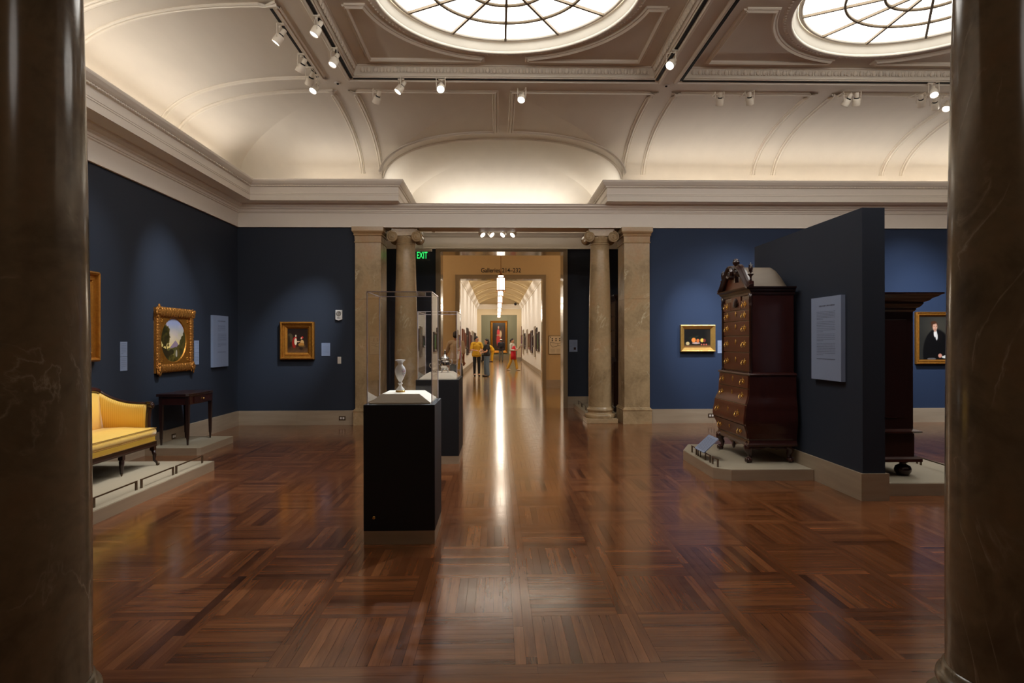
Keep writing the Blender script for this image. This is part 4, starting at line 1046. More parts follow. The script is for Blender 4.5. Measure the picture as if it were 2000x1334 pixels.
# ------------------------------------------------------------------ sofa (front faces +X)
def stripes(name, c1, c2, axis, freq=290, rough=.42):
    m, nt, b = nmat(name); N, L = nt.nodes, nt.links
    tc = N.new('ShaderNodeTexCoord'); sp = N.new('ShaderNodeSeparateXYZ'); L.new(tc.outputs['Object'], sp.inputs[0])
    mu = N.new('ShaderNodeMath'); mu.operation = 'MULTIPLY'; mu.inputs[1].default_value = freq; L.new(sp.outputs[axis], mu.inputs[0])
    sn = N.new('ShaderNodeMath'); sn.operation = 'SINE'; L.new(mu.outputs[0], sn.inputs[0])
    r = ramp(N, [(.35, c1), (.65, c2)]); ad = N.new('ShaderNodeMath'); ad.operation = 'MULTIPLY_ADD'; ad.inputs[1].default_value = .5; ad.inputs[2].default_value = .5
    L.new(sn.outputs[0], ad.inputs[0]); L.new(ad.outputs[0], r.inputs[0]); L.new(r.outputs[0], b.inputs['Base Color'])
    n2 = N.new('ShaderNodeTexNoise'); n2.inputs['Scale'].default_value = 7; L.new(tc.outputs['Object'], n2.inputs['Vector'])
    bp = N.new('ShaderNodeBump'); bp.inputs['Strength'].default_value = .3; bp.inputs['Distance'].default_value = .02; L.new(n2.outputs['Fac'], bp.inputs['Height']); L.new(bp.outputs[0], b.inputs['Normal'])
    pset(b, Roughness=rough, Sheen_Weight=.3, Specular_IOR_Level=.6); return m
Y1c, Y2c = srgb(228, 184, 76), srgb(240, 202, 100)
M['silkY'] = stripes('yellow_striped_silk', Y1c, Y2c, 1); M['silkX'] = stripes('yellow_striped_silk_arm', Y1c, Y2c, 0)
M['silkplain'] = mat('yellow_silk', srgb(240, 198, 84), .45, var=.06)
M['piping'] = mat('dark_gold_piping', srgb(150, 110, 40), .6)
so = thing('sofa', 'yellow striped silk sofa with dark mahogany frame on the low platform', 'sofa', (-3.87, 6.46, .11))
# local: x -.72 (back) .. 0 (front); y -1.0 .. 1.0 ; far end +y visible
HW = .98
sf = MB()
def rr_box(mb, lo, hi, bow=0.0, n=16):
    """cushion with softly bowed top"""
    x0, y0, z0 = lo; x1, y1, z1 = hi; cols = []
    for i in range(n + 1):
        y = y0 + (y1 - y0) * i / n; b = math.sin(PI * i / n) * bow; e = .02
        cols.append([(x0, y, z0), (x1 - e, y, z0), (x1, y, z0 + e), (x1 + .006, y, (z0 + z1) / 2), (x1, y, z1 - e), (x1 - e, y, z1 + b * .3), ((x0 + x1) / 2, y, z1 + b + .012), (x0, y, z1)])
    mb.loft(cols)
rr_box(sf, (-.66, -HW + .03, .335), (.0, HW - .03, .425), .012); sf.build('seat_cushion', M['silkY'], so)
bd2 = MB(); bd2.box((-.68, -HW + .02, .275), (-.012, HW - .02, .332)); bevel_obj(bd2.build('seat_border', M['silkplain'], so), .01)
pp = MB()
for z in (.338, .422, .279): pp.tube([(.002, -HW + .03, z), (.002, HW - .03, z)], .0045, 6); pp.tube([(.0, HW - .028, z), (-.3, HW - .028, z)], .0045, 6)
pp.build('piping', M['piping'], so)
rl_ = MB(); rl_.box((-.70, -HW, .225), (-.005, HW, .275)); rl_.box((-.03, -HW, .215), (.0, HW, .235)); bevel_obj(rl_.build('seat_rail', M['mahogd'], so), .006)
# back: leaning upholstered panel with shaped top (rises to the crest in the middle)
def back_top(y): a = abs(y) / HW; return .80 + .05 * (1 - S(1 - a) if a > .8 else 0) * 0 + (.045 if a < .80 else .045 * math.cos((a - .8) / .2 * PI / 2))
bk = MB(); rings = []
for i in range(33):
    y = -HW + .07 + (2 * HW - .14) * i / 32; zt = back_top(y)
    rings.append([(-.66, y, .36), (-.56, y, .42), (-.585, y, .60), (-.605, y, zt - .04), (-.625, y, zt), (-.66, y, zt - .01), (-.68, y, .40)])
bk.loft(rings); bk.build('backrest', M['silkY'], so)
cr = MB(); rings = []
for i in range(33):
    y = -HW + .05 + (2 * HW - .10) * i / 32; zt = back_top(y)
    rings.append([(-.612, y, zt - .005), (-.60, y, zt + .02), (-.615, y, zt + .05), (-.66, y, zt + .055), (-.68, y, zt + .02), (-.67, y, zt - .01)])
cr.loft(rings); cr.build('crest_rail', M['mahog'], so)
for s_ in (-1, 1):
    # arm: padded panel sweeping down from the back to the front post
    am = MB(); rings = []; wd = MB(); wr = []
    for i in range(21):
        t = i / 20; x = -.64 + .53 * t; zt = .69 + .155 * (1 - t) ** 2.6; y = s_ * (HW - .085 + .03 * math.sin(PI * t / 2)); th = .055
        rings.append([(x, y, .36), (x, y - s_ * .0, zt - .05), (x, y + s_ * .012, zt - .012), (x, y + s_ * th * .6, zt), (x, y + s_ * th, zt - .02), (x, y + s_ * th, .36)])
        wr.append([(x, y + s_ * .03, zt - .004), (x, y + s_ * .028, zt + .016), (x, y + s_ * .06, zt + .022), (x, y + s_ * .075, zt), (x, y + s_ * .07, zt - .03), (x, y + s_ * .05, zt - .02)])
    if s_ < 0: rings = [r[::-1] for r in rings]; wr = [r[::-1] for r in wr]
    am.loft(rings); am.build('armrest', M['silkX'], so); wd.loft(wr); wd.build('arm_rail', M['mahogd'], so)
    ps = MB(); yc = s_ * (HW - .025); rings = []
    for z, dx, dy, wx in ((.27, -.10, 0, .05), (.40, -.105, 0, .042), (.50, -.11, .005, .036), (.60, -.105, .018, .036), (.67, -.10, .035, .045), (.705, -.10, .03, .05), (.72, -.10, .01, .03)):
        rings.append([(dx - wx / 2, yc + s_ * dy - .03, z), (dx + wx / 2 + .01, yc + s_ * dy - .03, z), (dx + wx / 2 + .01, yc + s_ * dy + .03, z), (dx - wx / 2, yc + s_ * dy + .03, z)])
    ps.loft(rings, smooth=False); ps.cyl((-.125, yc + s_ * .035, .672), (-.055, yc + s_ * .035, .672), .036); ps.cyl((-.06, yc + s_ * .035, .672), (-.048, yc + s_ * .035, .672), .02)
    bevel_obj(ps.build('arm_post', M['mahogd'], so), .004)
    for k in range(16): pass
def turned_leg(x, y, rake=0, scroll=False):
    g = MB(); g.box((x - .024, y - .024, .17), (x + .024, y + .024, .235))
    if scroll:
        g.tube([(x, y, .18), (x + rake * .2, y, .12), (x + rake * .15, y, .06), (x + rake * .5, y, .03)], [.024, .021, .015, .012], 10)
    else:
        g.lathe([(.016, .03), (.018, .06), (.024, .12), (.027, .15), (.022, .155), (.027, .165), (.024, .175)], c=(x, y, 0), n=16); 
    l = g.build('leg', M['mahogd'], so)
    c = MB(); 
    if scroll: c.cyl((x + rake * .6, y - .009, .018), (x + rake * .6, y + .009, .018), .018)
    else: c.lathe([(.004, 0), (.010, .01), (.013, .035)], c=(x, y, 0), n=12)
    c.build('caster', M['darkmetal'], l)
for y in (-.94, .94): turned_leg(-.03, y, .09 if y > 0 else .09, True)
for y in (-.33, .33): turned_leg(-.03, y)
for y in (-.94, .94): turned_leg(-.66, y, -.10, True)

# ------------------------------------------------------------------ card table (front faces +X)
ct = thing('card_table', 'dark mahogany card table with tapered legs on its own small platform', 'table', (-4.19, 9.24, .10))
g = MB()
for z0, z1 in ((.665, .682), (.684, .70)): g.prism([(-.43, -.40), (-.03, -.40), (.0, -.37), (.03, -.2), (.035, 0), (.03, .2), (.0, .37), (-.03, .40), (-.43, .40)], z0, z1)
bevel_obj(g.build('tabletop', M['mahogd'], ct), .003)
g = MB(); g.prism([(-.41, -.365), (-.02, -.365), (.0, -.34), (.02, 0), (.0, .34), (-.02, .365), (-.41, .365)], .55, .664); g.build('apron', M['mahog'], ct)
g = MB(); g.box((.004, -.25, .565), (.018, .25, .652)); dr_ = g.build('drawer', M['mahog'], ct); MB().ball((.03, 0, .61), .014).build('knob', M['brass'], dr_)
for x, y in ((-.03, -.345), (-.03, .345), (-.385, -.345), (-.385, .345)):
    g = MB(); g.loft([[(x - a, y - a, z), (x + a, y - a, z), (x + a, y + a, z), (x - a, y + a, z)] for z, a in ((0, .009), (.08, .012), (.085, .015), (.40, .021), (.66, .024))], smooth=False); g.build('leg', M['mahogd'], ct)

# ------------------------------------------------------------------ glass display cases
def case(label, w_, d_, zt, zg, loc):
    r = thing('display_case', label, 'display case', loc); a, b = w_ / 2, d_ / 2
    MB().box((-a, -b, 0), (a, b, .10)).build('plinth', M['trav'], r)
    g = MB(); g.box((-a - .002, -b - .002, .10), (a + .002, b + .002, zt)); bevel_obj(g.build('pedestal', M['navybox'], r), .003)
    g = MB(); g.cyl((-a + .075, -b - .002, .20), (-a + .075, -b - .01, .20), .012); g.build('lock', M['brass'], r)
    i = .022; e = .008; A, B = a - i, b - i
    g = MB(); g.loft([[(-A + .012, -B + .012, zt), (A - .012, -B + .012, zt), (A - .012, B - .012, zt), (-A + .012, B - .012, zt)], [(-A + .012, -B + .012, zt + .012), (A - .012, -B + .012, zt + .012), (A - .012, B - .012, zt + .012), (-A + .012, B - .012, zt + .012)],
                      [(-A + .10, -B + .05, zt + .075), (A - .10, -B + .05, zt + .075), (A - .10, B - .08, zt + .075), (-A + .10, B - .08, zt + .075)]], smooth=False)
    g.build('deck', M['deck'], r)
    def pane(vs): MB().add(vs, [(0, 1, 2, 3)]).build('glass_panel', M['glass'], r)
    pane([(-A, -B, zt), (A, -B, zt), (A, -B, zg), (-A, -B, zg)]); pane([(A, B, zt), (-A, B, zt), (-A, B, zg), (A, B, zg)])
    pane([(-A, B, zt), (-A, -B, zt), (-A, -B, zg), (-A, B, zg)]); pane([(A, -B, zt), (A, B, zt), (A, B, zg), (A, -B, zg)]); pane([(-A, -B, zg), (A, -B, zg), (A, B, zg), (-A, B, zg)])
    t = .0035
    for x in (-A, A):
        for y in (-B, B): MB().box((x - t, y - t, zt), (x + t, y + t, zg)).build('edge', M['acryl_edge'], r)
    for y in (-B, B): MB().box((-A, y - t, zg - t), (A, y + t, zg + t)).build('edge', M['acryl_edge'], r)
    for x in (-A, A): MB().box((x - t, -B, zg - t), (x + t, B, zg + t)).build('edge', M['acryl_edge'], r)
    return r
case('nearest glass display case on a tall dark pedestal, holding the white vase', .524, .55, 1.035, 1.875, (-.728, 5.08, 0))
case('second glass display case on a dark pedestal, holding the silver urn', .524, .90, 1.035, 1.875, (-.735, 8.39, 0))
# vase
def vase_mat():
    m, nt, b = nmat('painted_porcelain'); N, L = nt.nodes, nt.links; tc = N.new('ShaderNodeTexCoord')
    v = N.new('ShaderNodeTexVoronoi'); v.inputs['Scale'].default_value = 85; L.new(tc.outputs['Object'], v.inputs['Vector'])
    sep = N.new('ShaderNodeSeparateXYZ'); L.new(tc.outputs['Object'], sep.inputs[0])
    vd = N.new('ShaderNodeVectorMath'); vd.operation = 'DISTANCE'; vd.inputs[1].default_value = (.034, -.026, .155); L.new(tc.outputs['Object'], vd.inputs[0])
    mr = N.new('ShaderNodeMapRange'); mr.inputs[1].default_value = .016; mr.inputs[2].default_value = .034; mr.inputs[3].default_value = .75; mr.inputs[4].default_value = 0; L.new(vd.outputs['Value'], mr.inputs[0])
    lt = N.new('ShaderNodeMath'); lt.operation = 'LESS_THAN'; lt.inputs[1].default_value = .42; L.new(v.outputs['Distance'], lt.inputs[0]); m3 = N.new('ShaderNodeMath'); m3.operation = 'MULTIPLY'; L.new(mr.outputs[0], m3.inputs[0]); L.new(lt.outputs[0], m3.inputs[1])
    hs = N.new('ShaderNodeMix'); hs.data_type = 'RGBA'; hs.inputs[6].default_value = srgb(196, 90, 130); hs.inputs[7].default_value = srgb(90, 110, 190); sp2 = N.new('ShaderNodeSeparateColor'); L.new(v.outputs['Color'], sp2.inputs[0]); L.new(sp2.outputs[0], hs.inputs[0])
    mx = N.new('ShaderNodeMix'); mx.data_type = 'RGBA'; mx.inputs[6].default_value = srgb(240, 236, 232); L.new(m3.outputs[0], mx.inputs[0]); L.new(hs.outputs[2], mx.inputs[7]); L.new(mx.outputs[2], b.inputs['Base Color'])
    pset(b, Roughness=.12, Coat_Weight=.5); return m
M['porcelain'] = vase_mat()
va = thing('vase', 'white porcelain vase with painted flowers inside the nearest glass case', 'vase', (-.757, 5.06, 1.11))
g = MB(); g.lathe([(.030, .012), (.034, .015), (.034, .022), (.022, .034), (.013, .048), (.012, .058), (.020, .066), (.020, .070), (.012, .076), (.013, .082), (.026, .105), (.038, .135), (.043, .158), (.042, .175), (.034, .196), (.021, .210), (.018, .222), (.024, .234), (.036, .244), (.040, .249), (.038, .252), (.024, .246), (.018, .236)], n=40); g.build('body', M['porcelain'], va)
g = MB(); g.lathe([(.036, 0), (.037, .006), (.035, .013), (.02, .014)], n=32); g.build('gilt_foot', M['brass'], va)
# silver urn and its companion piece
ur = thing('urn', 'covered silver urn with pointed finial inside the second glass case', 'urn', (-.665, 8.22, 1.11))
g = MB(); g.lathe([(.016, .03), (.02, .04), (.045, .055), (.062, .085), (.066, .115), (.058, .15), (.05, .165), (.058, .172), (.062, .178)], n=32); g.build('body', M['silver'], ur)
g = MB(); g.lathe([(.06, .178), (.056, .19), (.035, .21), (.022, .225), (.012, .235), (.016, .245), (.008, .255), (.011, .265), (.004, .28), (.001, .30)], n=24); g.build('lid', M['silver'], ur)
g = MB()
for k in range(4):
    a = PI / 4 + k * PI / 2; g.tube([(.03 * math.cos(a), .03 * math.sin(a), .05), (.06 * math.cos(a), .06 * math.sin(a), .035), (.05 * math.cos(a), .05 * math.sin(a), .012), (.065 * math.cos(a), .065 * math.sin(a), .004)], [.008, .007, .006, .008], 8)
g.lathe([(.03, .03), (.034, .038), (.02, .045)], n=20); g.build('foot', M['silver'], ur)
for s_ in (-1, 1):
    g = MB(); g.tube([(s_ * .055, 0, .155), (s_ * .085, 0, .165), (s_ * .095, 0, .14), (s_ * .08, 0, .11), (s_ * .062, 0, .10)], .005, 8); g.build('handle', M['silver'], ur)
cm = thing('cream_jug', 'small silver jug beside the covered urn in the second case', 'jug', (-.80, 8.30, 1.11))
g = MB(); g.lathe([(.03, 0), (.03, .006), (.014, .014), (.02, .03), (.04, .05), (.046, .075), (.036, .105), (.032, .12), (.038, .128)], n=28); g.build('body', M['silver'], cm)
g = MB(); g.tube([(-.034, 0, .118), (-.065, 0, .11), (-.07, 0, .08), (-.043, 0, .06)], .005, 8); g.build('handle', M['silver'], cm)

# ------------------------------------------------------------------ chest on chest; front faces -X
ch = thing('chest_on_chest', 'tall red mahogany bombe chest-on-chest with brass pulls and scrolled top', 'chest', (3.13, 7.74, .12))
def smooth_interp(pts, z):
    for (z0, v0), (z1, v1) in zip(pts, pts[1:]):
        if z <= z1:
            t = (z - z0) / (z1 - z0); t = t * t * (3 - 2 * t); return v0 + (v1 - v0) * t
    return pts[-1][1]
FB = [(.22, .0), (.30, .025), (.48, .075), (.62, .055), (.78, .01), (1.0, 0)]      # front bulge over height
SB = [(.22, .0), (.30, .015), (.48, .045), (.62, .034), (.78, .006), (1.0, 0)]
XF, HB = -.27, .50
def frontx(z): return XF - smooth_interp(FB, z)
def halfy(z): return HB + smooth_interp(SB, z)
g = MB(); rings = []
for z in lin(.25, 1.0, 26): rings.append([(frontx(z), -halfy(z), z), (.26, -halfy(z), z), (.26, halfy(z), z), (frontx(z), halfy(z), z)])
vs = [p for r in rings for p in r]; 
fs = [(k * 4 + i, k * 4 + (i + 1) % 4, k * 4 + 4 + (i + 1) % 4, k * 4 + 4 + i) for k in range(26) for i in range(4)] + [(3, 2, 1, 0), (104, 105, 106, 107)]
g.add(vs, fs, False); g.build('lower_case', M['mahog'], ch)
def mouldring(mb, z0, prof, xf, hy):
    R_ = []
    for e_, z in prof: R_.append([(xf - e_, -hy - e_, z0 + z), (.26 + .0, -hy - e_, z0 + z), (.26, hy + e_, z0 + z), (xf - e_, hy + e_, z0 + z)])
    mb.loft(R_, smooth=False)
g = MB(); mouldring(g, 1.0, [(0, -.012), (.012, -.008), (.016, .004), (.006, .016), (-.03, .026)], XF, HB); g.build('waist_moulding', M['mahog'], ch)
g = MB(); mouldring(g, .195, [(.01, 0), (.03, .0), (.034, .02), (.02, .034), (.012, .06)], XF, HB); 
g.build('base_moulding', M['mahog'], ch)
UX, UH = -.235, .46
g = MB(); g.box((UX, -UH, 1.015), (.25, UH, 2.0)); g.build('upper_case', M['mahog'], ch)
g = MB(); mouldring(g, 1.93, [(0, -.02), (.01, -.015), (.012, .01), (.03, .03), (.035, .045), (.055, .06), (.06, .075), (-.02, .08)], UX, UH); g.build('side_cornice', M['mahogd'], ch)
# corner fluted columns
for s_ in (-1, 1):
    g = MB(); g.lathe([(.022, 1.02), (.024, 1.03), (.017, 1.045), (.018, 1.06), (.0175, 1.78), (.024, 1.79), (.018, 1.80), (.026, 1.84), (.02, 1.88), (.03, 1.93)], c=(UX - .004, s_ * (UH - .012), 0), n=16); g.build('corner_column', M['mahogd'], ch)
def handle(parent, x, y, z):
    b = MB(); x0_, y0_, z0_ = x, y, z; x = y = z = 0.0; b.ball((x - .002, y, z + .002), .026, n=8, sc=(.08, 1.2, .85)); b.ball((x - .002, y, z + .024), .011, n=8, sc=(.12, 1.1, 1)); b.ball((x - .002, y, z - .018), .009, n=8, sc=(.12, 1, 1))
    for s_ in (-1, 1): b.ball((x - .002, y + s_ * .028, z + .004), .011, n=8, sc=(.12, 1, 1.3)); b.ball((x - .012, y + s_ * .028, z + .012), .006, n=6)
    b.tube([(x - .014, y - .028, z + .012), (x - .024, y - .03, z - .012), (x - .028, y - .015, z - .024), (x - .028, y + .015, z - .024), (x - .024, y + .03, z - .012), (x - .014, y + .028, z + .012)], .0032, 6)
    b.v = [(x0_ + vx * 1.2, y0_ + vy * 1.3, z0_ + vz * 1.35) for vx, vy, vz in b.v]
    b.build('handle', M['brass'], parent)
def escutcheon(parent, x, y, z, m='brass'):
    b = MB(); b.ball((x - .002, y, z), .029, n=8, sc=(.08, .9, .9)); b.ball((x - .002, y, z + .024), .010, n=6, sc=(.1, 1, 1.1)); b.ball((x - .002, y, z - .026), .008, n=6, sc=(.1, .8, 1.8)); b.build('escutcheon', M['brass'], parent)
g0 = .006
for z0, z1 in ((.275, .425), (.437, .655), (.667, .833), (.845, .985)):
    mb = MB(); rings = []
    for z in lin(z0, z1, 8): rings.append([(frontx(z) - .010, -halfy(z) + .03, z), (frontx(z) + .01, -halfy(z) + .03, z), (frontx(z) + .01, halfy(z) - .03, z), (frontx(z) - .010, halfy(z) - .03, z)])
    mb.loft(rings, smooth=False); d = mb.build('drawer', M['mahogf'], ch)
    zc = (z0 + z1) / 2
    for y in (-.33, .33): handle(d, frontx(zc) - .010, y, zc)
    escutcheon(d, frontx(zc + .02) - .011, 0, zc + .02)
for z0, z1 in ((1.035, 1.245), (1.257, 1.44), (1.452, 1.615), (1.627, 1.745)):
    mb = MB(); mb.box((UX - .010, -UH + .045, z0), (UX + .01, UH - .045, z1)); d = bevel_obj(mb.build('drawer', M['mahogf'], ch), .003); zc = (z0 + z1) / 2
    for y in (-.28, .28): handle(d, UX - .010, y, zc)
    escutcheon(d, UX - .011, 0, zc + .025)
for y0, y1 in ((-UH + .045, -.17), (.17, UH - .045)):
    mb = MB(); mb.box((UX - .010, y0, 1.757), (UX + .01, y1, 1.86)); d = mb.build('drawer', M['mahogf'], ch); handle(d, UX - .010, (y0 + y1) / 2, 1.81)
mb = MB(); mb.box((UX - .010, -.155, 1.757), (UX + .01, .155, 1.955)); d = bevel_obj(mb.build('drawer', M['mahogf'], ch), .003)
sh = MB()
for k in range(13):
    a = PI * k / 12; sh.loft([[(UX - .012 - .016 * math.sin(PI * t), (.095 * t) * math.cos(a) + q * .010 * t, 1.79 + .11 * t * math.sin(a)) for q in (-1, 1)] + [(UX - .008, (.095 * t) * math.cos(a), 1.79 + .11 * t * math.sin(a))] for t in (.1, .35, .65, .9, 1.0)])
sh.build('carved_shell', M['mahogd'], d)
# scrolled pediment: front board, mouldings, rosettes
def ped_z(y):
    a = abs(y); t = max(0, min(1, (UH + .03 - a) / (UH + .03 - .10))); return 2.005 + .27 * (t * t * (3 - 2 * t)) ** .85
pb = MB(); poly_top = [(y, ped_z(y) if abs(y) > .10 else 2.10 + .0 * y) for y in lin(-UH, UH, 48)]
# opening between scrolls
fr_ = [(y, z) for y, z in poly_top]
vs = [(UX, y, 1.95) for y, z in fr_] + [(UX, y, z - .01) for y, z in fr_] + [(UX + .025, y, 1.95) for y, z in fr_] + [(UX + .025, y, z - .01) for y, z in fr_]; n = len(fr_)
fs = []
for i in range(n - 1): fs += [(i + 1, i, n + i, n + i + 1), (2 * n + i, 2 * n + i + 1, 3 * n + i + 1, 3 * n + i), (n + i, 3 * n + i, 3 * n + i + 1, n + i + 1)]
pb.add(vs, fs); pb.build('pediment_board', M['mahogf'], ch)
for s_ in (-1, 1):
    P = [(UX - .005, s_ * y, ped_z(y)) for y in lin(UH + .03, .12, 26)]
    P += [(UX - .005, s_ * (.12 - .055 * math.sin(a)), P[26][2] - .05 + .05 * math.cos(a)) for a in lin(.2, PI * 1.3, 12)]
    mb = MB(); mb.sweep(P, (-1, 0, 0), [(-.034, -.02), (-.034, .035), (-.022, .06), (-.004, .056), (.008, .034), (.022, .024), (.026, .0), (.026, -.02)]); mb.build('scroll_moulding', M['mahogd'], ch)
    mb = MB(); mb.cyl((UX - .02, s_ * .105, 2.20), (UX - .055, s_ * .105, 2.20), .034)
    for k in range(6): mb.ball((UX - .055, s_ * .105 + .02 * math.cos(k * PI / 3), 2.20 + .02 * math.sin(k * PI / 3)), .012, n=5)
    mb.build('rosette', M['mahogd'], ch)
    # bonnet: hood running from the scroll back to the wall
    mb = MB(); rings = []
    for t in lin(0, 1, 10):
        x = UX + .03 + (.47) * t; dip = 0 if t < .72 else .16 * ((t - .72) / .28) ** 1.4
        rings.append([(x, s_ * y, max(2.0, ped_z(y) - .012 - dip)) for y in lin(UH, .10, 20)] + [(x, s_ * .10, 2.0)])
    if s_ > 0: rings = [r[::-1] for r in rings]
    mb.loft(rings, closed=False, caps=False); mb.build('bonnet', M['bonnet'], ch)
    # side blocks and flame finials
    mb = MB(); yy = s_ * (UH - .01); mb.box((UX - .03, yy - .026, 2.0), (UX + .022, yy + .026, 2.07)); mb.build('finial_block', M['mahog'], ch)
    mb = MB(); mb.lathe([(.012, 2.07), (.016, 2.08), (.010, 2.095), (.012, 2.12), (.034, 2.145), (.036, 2.15), (.012, 2.155), (.010, 2.165), (.022, 2.19), (.024, 2.215), (.018, 2.245), (.006, 2.27), (.001, 2.285)], c=(UX - .004, yy, 0), n=14)
    for k in range(4): mb.tube([(UX - .004 + .022 * math.cos(k * PI / 2 + t * 3), yy + .022 * math.sin(k * PI / 2 + t * 3), 2.175 + .10 * t) for t in lin(0, .85, 6)], .004, 5)
    mb.build('flame_finial', M['mahogd'], ch)
mb = MB(); mb.box((UX - .025, -.02, 2.09), (UX + .02, .02, 2.22)); mb.lathe([(.010, 2.22), (.022, 2.245), (.010, 2.26), (.012, 2.285), (.036, 2.315), (.042, 2.335), (.040, 2.345), (.030, 2.352), (.034, 2.362), (.022, 2.375), (.004, 2.382)], c=(UX - .004, 0, 0), n=18)
mb.build('urn_finial', M['mahogd'], ch)
# legs: cabriole with ball and claw
for sx in (-1, 1):
    for sy in (-1, 1):
        x0 = -.25 if sx < 0 else .20; y0 = sy * .44; ox = -.0 if sx < 0 else .0
        mb = MB(); kx, ky = (-1 if sx < 0 else .25), sy
        pts = [(x0, y0, .215), (x0 + kx * .030, y0 + ky * .030, .175), (x0 + kx * .026, y0 + ky * .026, .14), (x0 + kx * .0, y0 + ky * .0, .095), (x0 + kx * .006, y0 + ky * .006, .06), (x0 + kx * .02, y0 + ky * .02, .045)]
        mb.tube(pts, [.05, .052, .042, .026, .022, .026], 12); mb.box((x0 - .05, y0 - .05, .185), (x0 + .04, y0 + .05, .215))
        l = mb.build('leg', M['mahog'], ch)
        mb = MB(); fx, fy = x0 + kx * .025, y0 + ky * .025; mb.ball((fx, fy, .032), .034, n=10, sc=(1, 1, .9))
        for k in range(4):
            a = k * PI / 2 + PI / 4; mb.tube([(fx + .012 * math.cos(a), fy + .012 * math.sin(a), .064), (fx + .034 * math.cos(a), fy + .034 * math.sin(a), .046), (fx + .038 * math.cos(a), fy + .038 * math.sin(a), .024), (fx + .03 * math.cos(a), fy + .03 * math.sin(a), .006)], [.008, .008, .007, .004], 6)
        mb.build('claw_foot', M['mahog'], l)
mb = MB(); mb.prism([(-.50, .0), (-.50, -.02), (-.40, -.05), (-.33, -.02), (-.2, -.02), (-.1, -.045), (0, -.075), (.1, -.045), (.2, -.02), (.33, -.02), (.40, -.05), (.50, -.02), (.50, 0)], 0, .02, Matrix.Translation((-.27, 0, .205)) @ Matrix(((0, 0, 1, 0), (1, 0, 0, 0), (0, 1, 0, 0), (0, 0, 0, 1)))); mb.build('carved_skirt', M['mahog'], ch)
mb = MB(); mb.ball((-.272, 0, .135), .035, n=8, sc=(.5, 1, 1.2)); mb.build('pendant_carving', M['mahogd'], ch)
mb = MB(); mb.box((-.24, -.46, .17), (.25, -.44, .20)); mb.prism([(-.24, .0), (-.24, -.02), (-.15, -.03), (-.05, -.0), (.05, -.03), (.2, -.02), (.25, 0)], -.46, -.44, Matrix.Translation((0, 0, .175)) @ Matrix.Rotation(RAD(90), 4, 'X') @ Matrix.Diagonal((1, 1, -1, 1))); mb.build('side_skirt', M['mahog'], ch)

# ------------------------------------------------------------------ dark cabinet behind the partition; front faces +X
ks = thing('cabinet', 'nearly black wooden cabinet with overhanging cornice and bun feet behind the partition', 'cabinet', (3.98, 7.30, .12))
def kr(mb, prof, xb=-.27):
    mb.loft([[(xb, -hy, z), (xf, -hy, z), (xf, hy, z), (xb, hy, z)] for xf, hy, z in prof], smooth=False)
mb = MB(); kr(mb, [(.27, .80, .48), (.27, .80, 1.72)]); mb.build('body', M['mahogd'], ks)
mb = MB(); kr(mb, [(.27, .80, 1.68), (.29, .82, 1.70), (.29, .82, 1.715), (.32, .84, 1.73), (.34, .86, 1.76), (.34, .86, 1.775), (.38, .89, 1.79), (.40, .91, 1.815), (.44, .93, 1.83), (.47, .95, 1.85), (.49, .96, 1.855), (.49, .96, 1.87)]); mb.build('cornice', M['mahogd'], ks)
mb = MB(); kr(mb, [(.27, .80, .44), (.31, .84, .445), (.33, .86, .455), (.33, .86, .465), (.30, .83, .475), (.27, .80, .485)]); mb.build('waist_moulding', M['mahog'], ks)
mb = MB(); kr(mb, [(.275, .81, .20), (.275, .81, .44)]); mb.build('drawer_base', M['mahogd'], ks)
mb = MB(); kr(mb, [(.30, .83, .15), (.33, .86, .155), (.33, .86, .185), (.31, .84, .205), (.275, .81, .21)]); mb.build('base_moulding', M['mahog'], ks)
for y in (-.40, .40):
    mb = MB(); mb.box((.27, y - .36, .52), (.285, y + .36, 1.64)); d = bevel_obj(mb.build('door', M['mahogd'], ks), .004)
    mb = MB(); kr2 = (.285, .297); mb.box((.285, y - .26, .62), (.297, y + .26, 1.54)); bevel_obj(mb.build('raised_panel', M['mahogd'], d), .008)
mb = MB(); mb.box((-.20, -.806, .60), (.20, -.80, 1.60)); bevel_obj(mb.build('side_panel', M['mahogd'], ks), .004)
mb = MB(); mb.box((-.27, -.812, .605), (.10, -.806, .615)); mb.build('panel_bead', M['mahog'], ks)
for x in (-.17, .20):
    for y in (-.74, .74):
        mb = MB(); mb.lathe([(.03, 0), (.055, .005), (.078, .04), (.082, .065), (.07, .095), (.035, .115), (.03, .125), (.05, .135), (.06, .15)], c=(x, y, 0), n=24); mb.build('bun_foot', M['mahog'], ks)
# dark glazed secretary in the vestibule niche, seen as a dark sliver between column and pilaster
sc_ = thing('secretary_cabinet', 'black-looking glazed cabinet in the gap between right column and pilaster', 'cabinet', (2.56, 13.2, .11))
mb = MB(); mb.box((-.26, -.5, .12), (.26, .5, 1.0)); mb.build('lower_case', M['mahogd'], sc_)
mb = MB(); mb.box((-.2, -.48, 1.0), (.26, .48, 2.25)); mb.build('upper_case', M['mahogd'], sc_)
for z0 in (.18, .45, .72):
    mb = MB(); mb.box((-.27, -.45, z0), (-.26, .45, z0 + .24)); d = mb.build('drawer', M['mahogd'], sc_)
    for y in (-.3, .3): MB().ball((-.285, y, z0 + .12), .018, n=6).build('knob', M['brass'], d)
for y in (-.235, .235):
    mb = MB(); mb.box((-.212, y - .22, 1.05), (-.2, y + .22, 2.2)); d = mb.build('door', M['mahogd'], sc_)
    for k in range(4): MB().box((-.222, y - .19, 1.08 + k * .28), (-.212, y + .19, 1.08 + k * .28 + .24)).build('pane', M['darkmetal'], d)
    MB().ball((-.23, y * .2, 1.6), .015, n=6).build('knob', M['brass'], d)
